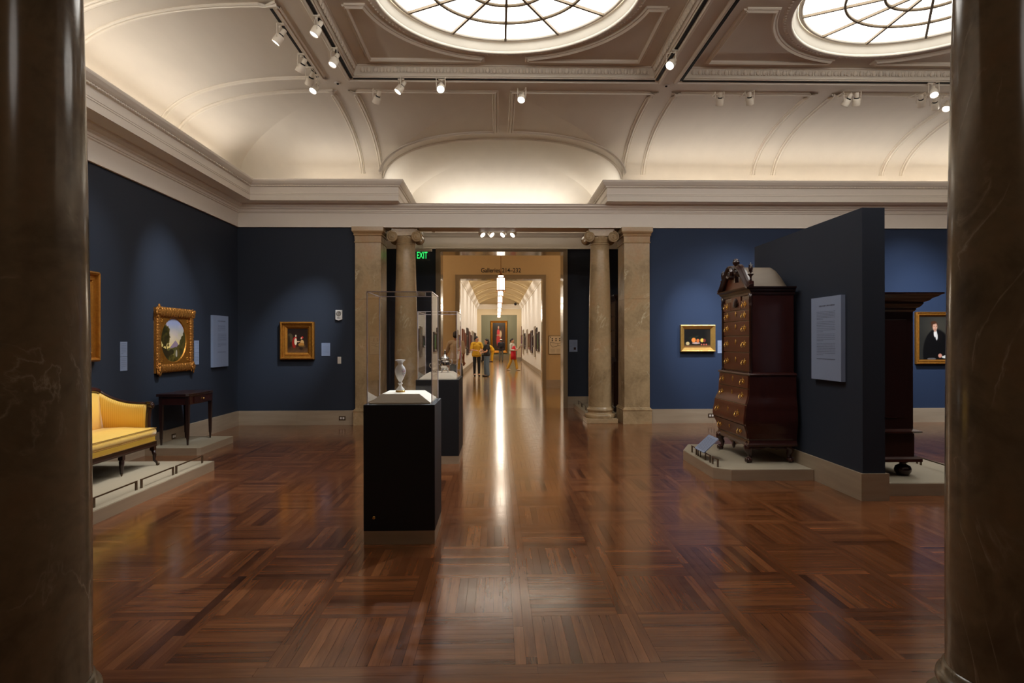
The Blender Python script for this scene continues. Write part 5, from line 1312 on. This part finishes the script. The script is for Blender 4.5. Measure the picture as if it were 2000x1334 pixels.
mb = MB(); mb.loft([[(-.2 - e_, -.48 - e_, z), (.26, -.48 - e_, z), (.26, .48 + e_, z), (-.2 - e_, .48 + e_, z)] for e_, z in ((0, 2.2), (.03, 2.24), (.06, 2.30), (.06, 2.32))], smooth=False); mb.build('cornice', M['mahogd'], sc_)
for x in (-.22, .22):
    for y in (-.45, .45): MB().lathe([(.02, 0), (.04, .02), (.03, .06), (.045, .12)], c=(x, y, 0), n=12).build('foot', M['mahogd'], sc_)

# ------------------------------------------------------------------ track spotlights
fx_n = [0]
def fixture(label, mount, head, target, lens='spotlens', power=0, deg=30, col=COOL, group='spotlights on the ceiling tracks', size=1.0, name='track_spotlight'):
    """mount: point on the track; head: centre of the lamp body; target: where it points"""
    r = thing(name, label, 'spotlight', mount, 0, group)
    mo = Vector(mount); h = Vector(head) - mo; d = (Vector(target) - Vector(head)).normalized(); s_ = size
    MB().box((-.045 * s_, -.018 * s_, -.02 * s_), (.045 * s_, .018 * s_, 0)).build('adapter', M['fixture'], r)
    st = MB(); top = Vector((0, 0, -.02 * s_)); side = d.cross(Vector((0, 0, 1)))
    side = side.normalized() if side.length > .05 else Vector((1, 0, 0))
    for q in (-1, 1):
        e = h + side * q * .062 * s_; st.tube([tuple(top + side * q * .02), tuple(Vector((e.x, e.y, -.045 * s_)) * 1.0), tuple(e)], .005 * s_, 6)
    st.tube([tuple(top), tuple(Vector((h.x * .5, h.y * .5, -.05 * s_)))], .012 * s_, 8)
    st.build('yoke', M['fixture'], r)
    mt = Matrix.Translation(h) @ d.to_track_quat('Z', 'Y').to_matrix().to_4x4()
    MB().lathe([(.001, -.045), (.045, -.045), (.052, -.035), (.055, .05), (.052, .058), (.050, .05)], n=24, mtx=mt @ Matrix.Scale(s_, 4), caps=False).build('housing', M['fixture'], r)
    MB().lathe([(.001, -.13), (.022, -.13), (.028, -.12), (.028, -.06)], n=16, mtx=mt @ Matrix.Scale(s_, 4), caps=False).build('heat_sink', M['fixture'], r)
    MB().lathe([(.026, -.062), (.032, -.06), (.032, -.046), (.026, -.044)], n=16, mtx=mt @ Matrix.Scale(s_, 4)).build('collar', M['black'], r)
    MB().lathe([(.001, .044), (.049, .044), (.049, .046), (.001, .047)], n=24, mtx=mt @ Matrix.Scale(s_, 4), caps=False).build('lens', M[lens], r)
    if power:
        p = Vector(head) + d * .075 * s_; l = spot('spot_lamp', p, target, power, col, deg * 1.15, 1.0); 
    return r
XT = XL + CA - .09; ZTt = cove_z(CA - .09) - .02
W = srgb
SPW = 1.0
fixture('white spotlight on the left track, farthest from the others, lamp turned to the left wall', (XT, 7.5, ZTt), (XT - .02, 7.48, 4.99), (-4.7, 7.4, 1.9), power=120, deg=34)
fixture('white spotlight on the left track, nearest of the bunched three', (XT, 8.28, ZTt), (XT, 8.27, 4.99), (-4.69, 9.4, 1.75), power=436.48, deg=30)
fixture('white spotlight facing away, middle of the bunch on the left track', (XT, 8.68, ZTt), (XT, 8.66, 4.98), (-4.69, 10.9, 1.55), 'spotlens_dim', power=112.64, deg=26)
fixture('white spotlight with blazing lens, lowest of the bunch on the left track', (XT, 8.92, ZTt), (XT + .0, 8.88, 4.97), (-4.2, 6.6, .6), power=230, deg=34, col=NEUT)
fixture('white spotlight upper one of two on the track beside the left coffer edge', (COFF[0][0] - .022, 7.32, ZC - .01), (-2.03, 7.30, 5.0), (-4.0, 6.3, .6), 'spotlens_dim', power=190, deg=34, col=NEUT)
fixture('white spotlight lower one of two on the track beside the left coffer edge', (COFF[0][0] - .022, 8.12, ZC - .01), (-2.03, 8.1, 5.0), (-3.6, 6.2, .3), 'spotlens_dim', power=84.48, deg=40)
fixture('white spotlight tilted to the left on the far coffer track', (-1.34, CY1 + .022, ZC - .01), (-1.34, 8.95, 5.0), (-4.3, 7.9, .5), power=70.4, deg=30)
fixture('white spotlight with glowing lens aimed at the nearest glass case', (-.77, CY1 + .022, ZC - .01), (-.77, 8.9, 5.0), (-.73, 5.1, 1.15), power=560, deg=13)
fixture('white spotlight facing away above the genre painting wall', (-1.73, yt + .055, ZC - .01), (-1.73, 9.35, 5.0), (-3.62, 11.8, 1.62), 'spotlens_dim', power=492.8, deg=19)
fixture('white spotlight with glowing lens right of the central ceiling rib', (.36, yt + .055, ZC - .01), (.36, 9.25, 5.0), (-.62, 6.4, 1.2), power=56.32, deg=18)
fixture('white spotlight with glowing lens on the right edge of the central coffer', (COFF[0][1] + .022, 8.1, ZC - .01), (2.2, 8.08, 5.0), (-.7, 5.1, 1.2), power=760, deg=13)
fixture('white spotlight facing away, first on the right bay track', (3.25, yt + .055, ZC - .01), (3.25, 9.33, 5.0), (3.68, 11.8, 1.62), 'spotlens_dim', power=563.2, deg=20)
fixture('white spotlight facing away, second on the right bay track', (3.68, yt + .055, ZC - .01), (3.68, 9.3, 5.0), (4.9, 11.8, 1.3), 'spotlens_dim', power=240, deg=40)
fixture('white spotlight facing away, left one of the close pair on the right', (5.12, yt + .055, ZC - .01), (5.12, 9.33, 5.0), (3.7, 11.8, 1.4), 'spotlens_dim', power=240, deg=40)
fixture('white spotlight facing away, right one of the close pair on the right', (5.24, yt + .055, ZC - .01), (5.25, 9.3, 5.0), (6.3, 11.8, 1.3), 'spotlens_dim', power=260, deg=42)
fixture('white spotlight facing away, left of the blazing one near the right column', (6.22, yt + .055, ZC - .01), (6.23, 9.33, 5.0), (8.0, 11.8, 1.7), 'spotlens_dim', power=528, deg=36)
fixture('white spotlight with black collar tilted beside the blazing one', (6.42, yt + .055, ZC - .01), (6.47, 9.38, 4.98), (8.15, 11.8, 1.6), 'spotlens_dim', power=352, deg=26)
fixture('blazing white spotlight nearest the right marble column, lower', (6.68, yt + .055, ZC - .01), (6.66, 9.4, 4.97), (4.2, 7.0, .6), power=42.24, deg=40)
fixture('blazing white spotlight nearest the right marble column, upper', (6.2, CY1 + .022, ZC - .01), (6.16, 8.95, 5.0), (4.6, 5.9, .1), power=42.24, deg=40)
for k, (x, tx) in enumerate(((-.30, .35), (-.125, .4), (.135, -.4), (.325, -.35))):
    lb = ['leftmost small spotlight of the four behind the entablature', 'second small spotlight from the left behind the entablature', 'third small spotlight from the left behind the entablature', 'rightmost small spotlight of the four behind the entablature'][k]
    fixture(lb, (x - .03 * (1 if tx > 0 else -1), 12.47, 3.72), (x, 12.5, 3.60), (x + tx * 3, 11.4, 2.2), power=0, group='small spotlights behind the entablature')
tb = MB(); tb.box((-.45, 12.44, 3.72), (.48, 12.5, 3.75)); tb.box((-.45, 12.30, 3.735), (-.42, 12.5, 3.75)); tb.box((.45, 12.30, 3.735), (.48, 12.5, 3.75)); struct(tb.build('trim_beam_track', M['trim']))
# lamps of the same kind outside the frame, over the near half of the room
def hidden_spot(loc, tgt, p, deg, col=COOL, blend=.8): return spot('spot_lamp', loc, tgt, p, col, deg, blend)
hidden_spot((.2, 5.0, 5.0), (2.75, 7.5, .6), 22, 36, NEUT)      # chest front
hidden_spot((-2.0, 5.6, 5.0), (-4.2, 6.7, .7), 25, 44, NEUT)    # sofa
hidden_spot((3.6, 4.9, 5.0), (3.44, 6.6, 1.9), 5, 50)          # text panel
# detectors in the flat band and a small white sensor on the vestibule frieze
for k, x in enumerate((-2.265, 2.445)):
    r = thing('ceiling_sensor', ('small round ceiling sensor between the left bay and the central coffer', 'small round ceiling sensor left of the second coffer')[k], 'sensor', (x, 9.25, ZC))
    MB().lathe([(.045, 0), (.045, -.006), (.03, -.012), (.001, -.013)], n=24, caps=False).build('ring', M['whiteplastic'], r); MB().lathe([(.018, -.012), (.014, -.025), (.001, -.027)], n=16, caps=False).build('dome', M['black'], r)
r = thing('wall_sensor', 'small white sensor box on the pale frieze near the left volute', 'sensor', (-1.21, 12.38, 3.60)); mb = MB(); mb.box((-.03, -.03, 0), (.03, .03, .08)); bevel_obj(mb.build('housing', M['whiteplastic'], r), .01)
MB().cyl((0, 0, .08), (0, -.02, .15), .01).build('bracket', M['whiteplastic'], r)

# ------------------------------------------------------------------ lanterns
M['lantern'] = emis('lantern_glass', (1.0, .90, .74, 1), 3.2)
M['bronze'] = mat('lantern_bronze', srgb(150, 96, 50), .35, .7)
lan0 = thing('lantern', 'large hexagonal glass lantern hanging before the inner doorway lettering', 'lantern', (.105, 17.7, 2.89), 0)
mb = MB(); mb.lathe([(.105, .03), (.105, .36)], n=6, caps=False); mb.build('glass_body', M['lantern'], lan0, smooth=False)
mb = MB(); mb.lathe([(.07, .375), (.075, .43)], n=6, caps=False); mb.build('glass_collar', M['lantern'], lan0, smooth=False)
mb = MB()
for z in (.015, .36): mb = MB(); mb.lathe([(.10, z), (.128, z), (.128, z + .02), (.10, z + .02)], n=6, caps=False); mb.build('band', M['bronze'], lan0)
mb = MB()
for k in range(6):
    a = k * PI / 3; mb.cyl((.11 * math.cos(a), .11 * math.sin(a), -.02), (.11 * math.cos(a), .11 * math.sin(a), .38), .008, n=6)
mb.build('cage_bar', M['bronze'], lan0)
mb = MB(); mb.lathe([(.08, .43), (.08, .445), (.03, .47), (.02, .51), (.03, .53), (.005, .56)], n=12); mb.build('crown', M['bronze'], lan0)
mb = MB(); mb.cyl((0, 0, .55), (0, 0, 2.01), .007, n=6); mb.build('rod', M['bronze'], lan0)
rods = [('nearest lantern inside the long gallery', 25.6), ('second lantern inside the long gallery', 30.1), ('third lantern inside the long gallery', 34.8), ('fourth lantern inside the long gallery', 39.5), ('fifth lantern inside the long gallery', 44), ('farthest lantern inside the long gallery', 48.5)]
for lb, y in rods:
    l = dup(lan0, (.135, y, 3.3), None, lb + ', in the row of hanging lights'); l['group'] = 'lanterns in the long gallery'
    for c in kids(l):
        if c.name.startswith('rod'):
            c.data = c.data.copy()
            for v in c.data.vertices:
                if v.co.z > 1: v.co.z = 1.74
    point('lantern_lamp', (.135, y, 3.15), 8, WARM, .12)
point('lantern_lamp', (.105, 17.7, 2.75), 6, WARM, .12)
point('end_room_lamp', (0.2, 55.3, 4.0), 120, WARM, .2)
cd = thing('security_camera', 'small dark dome camera at the far end of the gallery vault', 'camera', (1.45, 51.0, 4.50)); MB().ball((0, 0, 0), .11, n=10).build('dome', M['black'], cd); MB().cyl((0, 0, .05), (0, .8, .1), .03).build('arm', M['whiteplastic'], cd)

# ------------------------------------------------------------------ people
def remesh_obj(name, mb, m, voxel, parent, smooth_it=4, loc=None):
    """one continuous closed surface grown over the collected volumes"""
    me = bpy.data.meshes.new('tmp'); me.from_pydata(mb.v, [], mb.f); me.update(); o = bpy.data.objects.new('tmp', me); COL.objects.link(o)
    r = o.modifiers.new('r', 'REMESH'); r.mode = 'VOXEL'; r.voxel_size = voxel; r.use_smooth_shade = True
    s = o.modifiers.new('s', 'SMOOTH'); s.factor = .5; s.iterations = smooth_it
    bpy.context.view_layer.update()
    dg = bpy.context.evaluated_depsgraph_get(); me2 = bpy.data.meshes.new_from_object(o.evaluated_get(dg)); bpy.data.objects.remove(o); bpy.data.meshes.remove(me)
    me2.materials.clear(); me2.materials.append(m); me2.polygons.foreach_set('use_smooth', [True] * len(me2.polygons))
    q = bpy.data.objects.new(name, me2); COL.objects.link(q); q.parent = parent; return q
def limb(mb, a, b, ra, rb, n=10):
    a, b = Vector(a), Vector(b); d = b - a; L_ = d.length
    m = Matrix.Translation(a) @ d.to_track_quat('Z', 'Y').to_matrix().to_4x4()
    prof = [(.001, -ra)] + [(ra * math.cos(t), ra * math.sin(t)) for t in (-1.0, -.5, 0)] + [(ra + (rb - ra) * k / 4, L_ * k / 4) for k in range(1, 4)] + [(rb * math.cos(t), L_ + rb * math.sin(t)) for t in (0, .5, 1.0)] + [(.001, L_ + rb)]
    mb.lathe(prof, n=n, mtx=m, caps=False)
def cap_mat(n, c, rough=.8): 
    if n not in M: M[n] = mat(n, c, rough, var=.05)
    return M[n]
SKIN = mat('skin', srgb(206, 152, 122), .55, var=.04); HAIRM = mat('dark_hair', srgb(34, 24, 20), .6, var=.2)
M['shoe'] = mat('dark_shoe', srgb(36, 32, 32), .5); M['lightshoe'] = mat('pale_shoe', srgb(214, 196, 170), .5); M['eye'] = mat('eye_dark', (.02, .015, .01, 1), .3); M['lips'] = mat('lips', srgb(150, 84, 74), .5)
def person(label, loc, rz, J, tops=None, bottoms=None, shoes='shoe', hair='short', scale=1.0, voxel=.011, skin=None, tucked=True):
    """J: joints in local space, person faces -Y: head, neck, chest, pelvis, and L/R shoulder elbow wrist hip knee ankle"""
    r = thing('person', label, 'person', loc, rz); r.scale = (scale,) * 3
    g = lambda k: Vector(J[k]); b = MB()
    hd, nk, cs, pv = g('head'), g('neck'), g('chest'), g('pelvis'); ax = (hd - nk).normalized(); face = Vector(J.get('face', (0, -1, 0))).normalized()
    # head: skull, jaw, nose, ears
    sd = ax.cross(face).normalized()
    b.ball(tuple(hd + ax * .02), .092, n=12, sc=(.86, 1.0, 1.12)); b.ball(tuple(hd - ax * .045 + face * .022), .062, n=10, sc=(.9, .95, 1.1))
    b.ball(tuple(hd + face * .094 - ax * .012), .014, n=6, sc=(1, 1.2, 1.5))
    for s_ in (-1, 1): b.ball(tuple(hd + sd * s_ * .08 - ax * .005), .02, n=6, sc=(.6, 1, 1.4))
    limb(b, nk - ax * .05, hd - ax * .03, .056, .052)
    up = (nk - pv).normalized(); S_ = [g('shL'), g('shR')]; H_ = [g('hipL'), g('hipR')]
    ws = (S_[1] - S_[0])
    limb(b, S_[0] * .82 + S_[1] * .18, S_[1] * .82 + S_[0] * .18, .066, .066); limb(b, cs + up * .04, cs - up * .12, .108, .102); limb(b, cs + ws * .18, cs + ws * .14 - up * .18, .09, .082); limb(b, cs - ws * .18, cs - ws * .14 - up * .18, .09, .082)
    limb(b, cs - up * .12, pv + up * .05, .102, .105); limb(b, H_[0], H_[1], .096, .096)
    for s_ in 'LR':
        limb(b, g('sh' + s_), g('el' + s_), .045, .036); limb(b, g('el' + s_), g('wr' + s_), .037, .025); limb(b, g('hip' + s_), g('kn' + s_), .088, .056); limb(b, g('kn' + s_), g('an' + s_), .055, .036)
        d = (g('wr' + s_) - g('el' + s_)).normalized(); w_ = g('wr' + s_); sdv = d.cross(up if abs(d.dot(up)) < .9 else face).normalized(); pn = d.cross(sdv).normalized()
        # hand: palm, four curled fingers of unequal length, thumb from the side
        limb(b, w_, w_ + d * .07, .026, .030)
        for q, ln_ in ((-.024, .062), (-.008, .072), (.008, .068), (.024, .054)):
            p0 = w_ + d * .075 + sdv * q; p1 = p0 + d * ln_ * .55 + pn * .006; p2 = p1 + d * ln_ * .4 + pn * .018; limb(b, p0, p1, .010, .009, 6); limb(b, p1, p2, .009, .0075, 6)
        t0 = w_ + d * .03 + sdv * .026; t1 = t0 + d * .03 + sdv * .022; limb(b, t0, t1, .012, .010, 6); limb(b, t1, t1 + d * .024 + pn * .006, .010, .009, 6)
        ft = Vector(J.get('foot' + s_, (0, -1, 0))).normalized(); limb(b, g('an' + s_), g('an' + s_) + ft * .12 + Vector((0, 0, -.045)), .038, .030)
    remesh_obj('body', b, skin or SKIN, voxel, r, 3)
    # face
    e = MB()
    for s_ in (-1, 1): e.ball(tuple(hd + face * .080 + sd * s_ * .031 + ax * .018), .0085, n=6)
    e.build('eye', M['eye'], r)
    e = MB(); e.ball(tuple(hd + face * .083 - ax * .052), .016, n=6, sc=(1.2, .6, .45)); e.build('mouth', M['lips'], r)
    # hair
    h = MB(); back = -face
    h.ball(tuple(hd + ax * .045 + back * .018), .098, n=12, sc=(.9, 1.0, 1.0)); h.ball(tuple(hd + ax * .01 + back * .045), .078, n=10)
    if hair == 'long': limb(h, hd + back * .05, nk + back * .085 - ax * .18, .082, .055); limb(h, hd + back * .04 + sd * .05, nk + back * .04 + sd * .07 - ax * .06, .045, .03); limb(h, hd + back * .04 - sd * .05, nk + back * .04 - sd * .07 - ax * .06, .045, .03)
    if hair == 'bun': h.ball(tuple(hd + back * .11 + ax * .02), .045, n=8)
    ho = remesh_obj('hair', h, HAIRM, .012, r, 2)
    # clothes
    if tops:
        m, sleeve, hem, fit = tops; c = MB(); k = fit
        limb(c, S_[0] * .84 + S_[1] * .16, S_[1] * .84 + S_[0] * .16, .074 + k, .074 + k); limb(c, cs + up * .03, cs - up * .12, .117 + k, .112 + k); limb(c, cs + ws * .18, cs + ws * .16 - up * .18, .098 + k, .09 + k); limb(c, cs - ws * .18, cs - ws * .16 - up * .18, .098 + k, .09 + k)
        hm = max(hem, -.03); limb(c, cs - up * .12, pv + up * (hm + .06), .112 + k, .116 + k)
        for q in (0, 1): limb(c, cs - up * .14 + (ws * -.14 if q == 0 else ws * .14), H_[q] + up * (hm + .07), .09 + k, .112 + k)
        limb(c, H_[0] + up * (hm + .05), H_[1] + up * (hm + .05), .116 + k, .116 + k)
        for s_ in 'LR':
            a_, el_, wr_ = g('sh' + s_), g('el' + s_), g('wr' + s_)
            if sleeve <= 1: limb(c, a_, a_ + (el_ - a_) * sleeve, .056 + k, .054 + k)
            else: limb(c, a_, el_, .054 + k, .046 + k); limb(c, el_, el_ + (wr_ - el_) * (sleeve - 1), .045 + k, .036 + k)
        remesh_obj('top', c, m, .013, r, 2)
    if bottoms:
        m, length, flare = bottoms; c = MB(); limb(c, H_[0] + up * .02, H_[1] + up * .02, .106, .106); limb(c, pv + up * .05, pv, .108, .108)
        for s_ in 'LR':
            a_, kn_, an_ = g('hip' + s_), g('kn' + s_), g('an' + s_)
            if length <= 1: limb(c, a_, a_ + (kn_ - a_) * length, .096, .08 + flare)
            else: limb(c, a_, kn_, .094, .066 + flare * .5); limb(c, kn_, kn_ + (an_ - kn_) * (length - 1), .070 + flare * .5, .052 + flare)
        remesh_obj('trousers', c, m, .013, r, 2)
    for s_ in 'LR':
        ft = Vector(J.get('foot' + s_, (0, -1, 0))).normalized(); a_ = g('an' + s_); c = MB(); z0 = a_.z - .085
        c.ball(tuple(a_ + ft * .02 + Vector((0, 0, -.045))), .055, n=8, sc=(1, 1, .75)); limb(c, a_ + ft * .0 + Vector((0, 0, -.05)), a_ + ft * .15 + Vector((0, 0, -.056)), .046, .036)
        remesh_obj('shoe', c, M[shoes], .012, r, 1)
    return r
def J0(h=1.72, **k):
    s = h / 1.72
    d = dict(head=(0, 0, 1.60), neck=(0, .01, 1.47), chest=(0, .01, 1.30), pelvis=(0, .01, .95), shL=(.19, .01, 1.41), shR=(-.19, .01, 1.41), elL=(.24, .03, 1.13), elR=(-.24, .03, 1.13), wrL=(.25, -.03, .88), wrR=(-.25, -.03, .88),
             hipL=(.09, .01, .90), hipR=(-.09, .01, .90), knL=(.10, -.01, .49), knR=(-.10, -.01, .49), anL=(.11, .02, .09), anR=(-.11, .02, .09))
    d.update(k); return {q: tuple(c * s for c in v) if q not in ('face', 'footL', 'footR') else v for q, v in d.items()}
# man in the yellow T-shirt, turned towards the woman, arms forward
j = J0(1.74, elL=(.26, -.06, 1.14), wrL=(.12, -.24, 1.10), elR=(-.26, -.06, 1.14), wrR=(-.10, -.26, 1.12), face=(.8, -.6, -.15), anL=(.10, .0, .09), anR=(-.09, .04, .09))
person('man in a yellow T-shirt and black trousers standing with the long-haired woman', (-.90, 28.4, 0), RAD(12), j, (cap_mat('mustard_shirt', srgb(214, 164, 36)), .8, -.06, .008), (cap_mat('black_trousers', srgb(24, 24, 30)), 2, .0))
j = J0(1.62, elL=(.25, -.10, 1.15), wrL=(.08, -.26, 1.10), elR=(-.25, -.08, 1.13), wrR=(-.02, -.24, 1.08), face=(0, -1, -.1))
person('woman with long black hair, black top and blue jeans facing the man in yellow', (-.46, 28.0, 0), RAD(-68), j, (cap_mat('black_top', srgb(28, 28, 30)), .55, .05, .004), (cap_mat('blue_jeans', srgb(98, 118, 138)), 2, .035), hair='long')
# red apron woman walking to the right with a paper
j = J0(1.66, elL=(.20, -.14, 1.12), wrL=(.10, -.34, 1.20), elR=(-.22, .0, 1.12), wrR=(-.12, -.26, 1.10), anL=(.10, -.24, .09), anR=(-.09, .26, .10), knL=(.10, -.16, .49), knR=(-.09, .06, .49), face=(0, -1, .05))
ra = person('woman in a red apron and yellow trousers walking with a sheet of paper', (.80, 34.0, 0), RAD(62), j, (cap_mat('white_patterned_shirt', srgb(214, 206, 192)), 1.7, 0, .004), (cap_mat('yellow_trousers', srgb(212, 164, 62)), 1.95, .02), shoes='lightshoe', hair='bun')
c = MB(); rings = []
for z, hw, yy in ((1.28, .11, -.155), (1.12, .15, -.165), (.98, .19, -.165), (.80, .21, -.17), (.58, .215, -.19)): rings.append([(hw * math.sin(a), yy * math.cos(a) + .0 if abs(a) < 1.2 else yy * math.cos(a), z) for a in lin(-1.5, 1.5, 12)] + [((hw + .012) * math.sin(a), (yy - .012) * math.cos(a), z) for a in lin(1.5, -1.5, 12)])
c.loft(rings); c.build('apron', cap_mat('red_apron', srgb(206, 30, 44)), ra)
c = MB(); c.box((-.08, -.40, 1.14), (.14, -.394, 1.44), Matrix.Translation((0, -.40, 1.2)) @ Matrix.Rotation(RAD(35), 4, 'X') @ Matrix.Translation((0, .40, -1.2))); pap = c.build('paper_sheet', cap_mat('paper_white', srgb(240, 234, 224)), None)
pr2 = thing('paper', 'white sheet of paper held by the woman in the red apron', 'paper', (.80, 34.0, 0), RAD(62)); pap.parent = pr2
# backpack man seen from behind looking at the tall portrait
j = J0(1.72, elL=(.25, -.02, 1.13), wrL=(.17, -.20, 1.08), elR=(-.25, -.02, 1.13), wrR=(-.17, -.20, 1.08), face=(0, -1, 0))
bpk = person('man with a black backpack and grey trousers looking at the tall portrait', (.30, 49.8, 0), PI, j, (cap_mat('dark_jacket', srgb(52, 48, 56)), 1.9, -.04, .01), (cap_mat('grey_trousers', srgb(104, 104, 98)), 2, .01))
c = MB(); c.ball((0, .17, 1.24), .15, n=10, sc=(1.0, .62, 1.35)); c.ball((0, .19, 1.15), .13, n=10, sc=(1.05, .7, 1.0)); remesh_obj('backpack', c, cap_mat('black_backpack', srgb(26, 26, 32)), .016, bpk, 2)
c = MB(); c.ball((0, .01, 1.635 + .03), .105, n=10, sc=(1, 1.05, .7)); c.build('white_cap', M['paint'] if False else cap_mat('cap_white', srgb(226, 220, 210)), bpk)
# bending person in yellow
j = J0(1.66, pelvis=(0, .12, .93), hipL=(.09, .12, .88), hipR=(-.09, .12, .88), knL=(.10, .04, .48), knR=(-.10, .04, .48), chest=(0, -.12, 1.17), neck=(0, -.27, 1.21), head=(0, -.38, 1.20), face=(0, -.55, -.83), shL=(.18, -.22, 1.18), shR=(-.18, -.22, 1.18), elL=(.22, -.30, .92), elR=(-.22, -.30, .92), wrL=(.14, -.40, .74), wrR=(-.14, -.40, .74))
person('person dressed all in bright yellow bending forward over a black trolley', (-.42, 48.6, 0), RAD(-75), j, (cap_mat('bright_yellow_top', srgb(232, 176, 20)), 1.8, 0, .02), (cap_mat('bright_yellow_trousers', srgb(224, 168, 24)), 2, .02))
tl = thing('trolley_bag', 'small black wheeled trolley in front of the bending person in yellow', 'trolley', (-1.02, 48.5, 0))
c = MB(); c.box((-.14, -.1, .08), (.14, .1, .55)); bevel_obj(c.build('bag', cap_mat('black_nylon', srgb(26, 26, 28)), tl), .03)
for x in (-.12, .12): MB().cyl((x, .11, .07), (x, .07, .07), .07).build('wheel', M['ink'], tl)
c = MB(); c.tube([(-.1, .1, .5), (-.1, .16, .85), (.1, .16, .85), (.1, .1, .5)], .012, 6); c.build('handle', M['ink'], tl)
# man in beige T-shirt in the crossing corridor, seen through the second case
j = J0(1.80, elR=(-.24, .04, 1.12), wrR=(-.20, -.06, .90), elL=(.30, -.02, 1.15), wrL=(.38, -.12, .92), face=(0, -1, 0), anR=(-.12, .1, .09))
person('man in a beige T-shirt with dark shorts seen through the second glass case', (-1.18, 18.6, 0), RAD(158), j, (cap_mat('beige_shirt', srgb(186, 164, 136)), .9, -.03, .01), (cap_mat('dark_grey_shorts', srgb(66, 66, 62)), .95, .03), skin=mat('skin_brown', srgb(172, 116, 88), .55, var=.04))
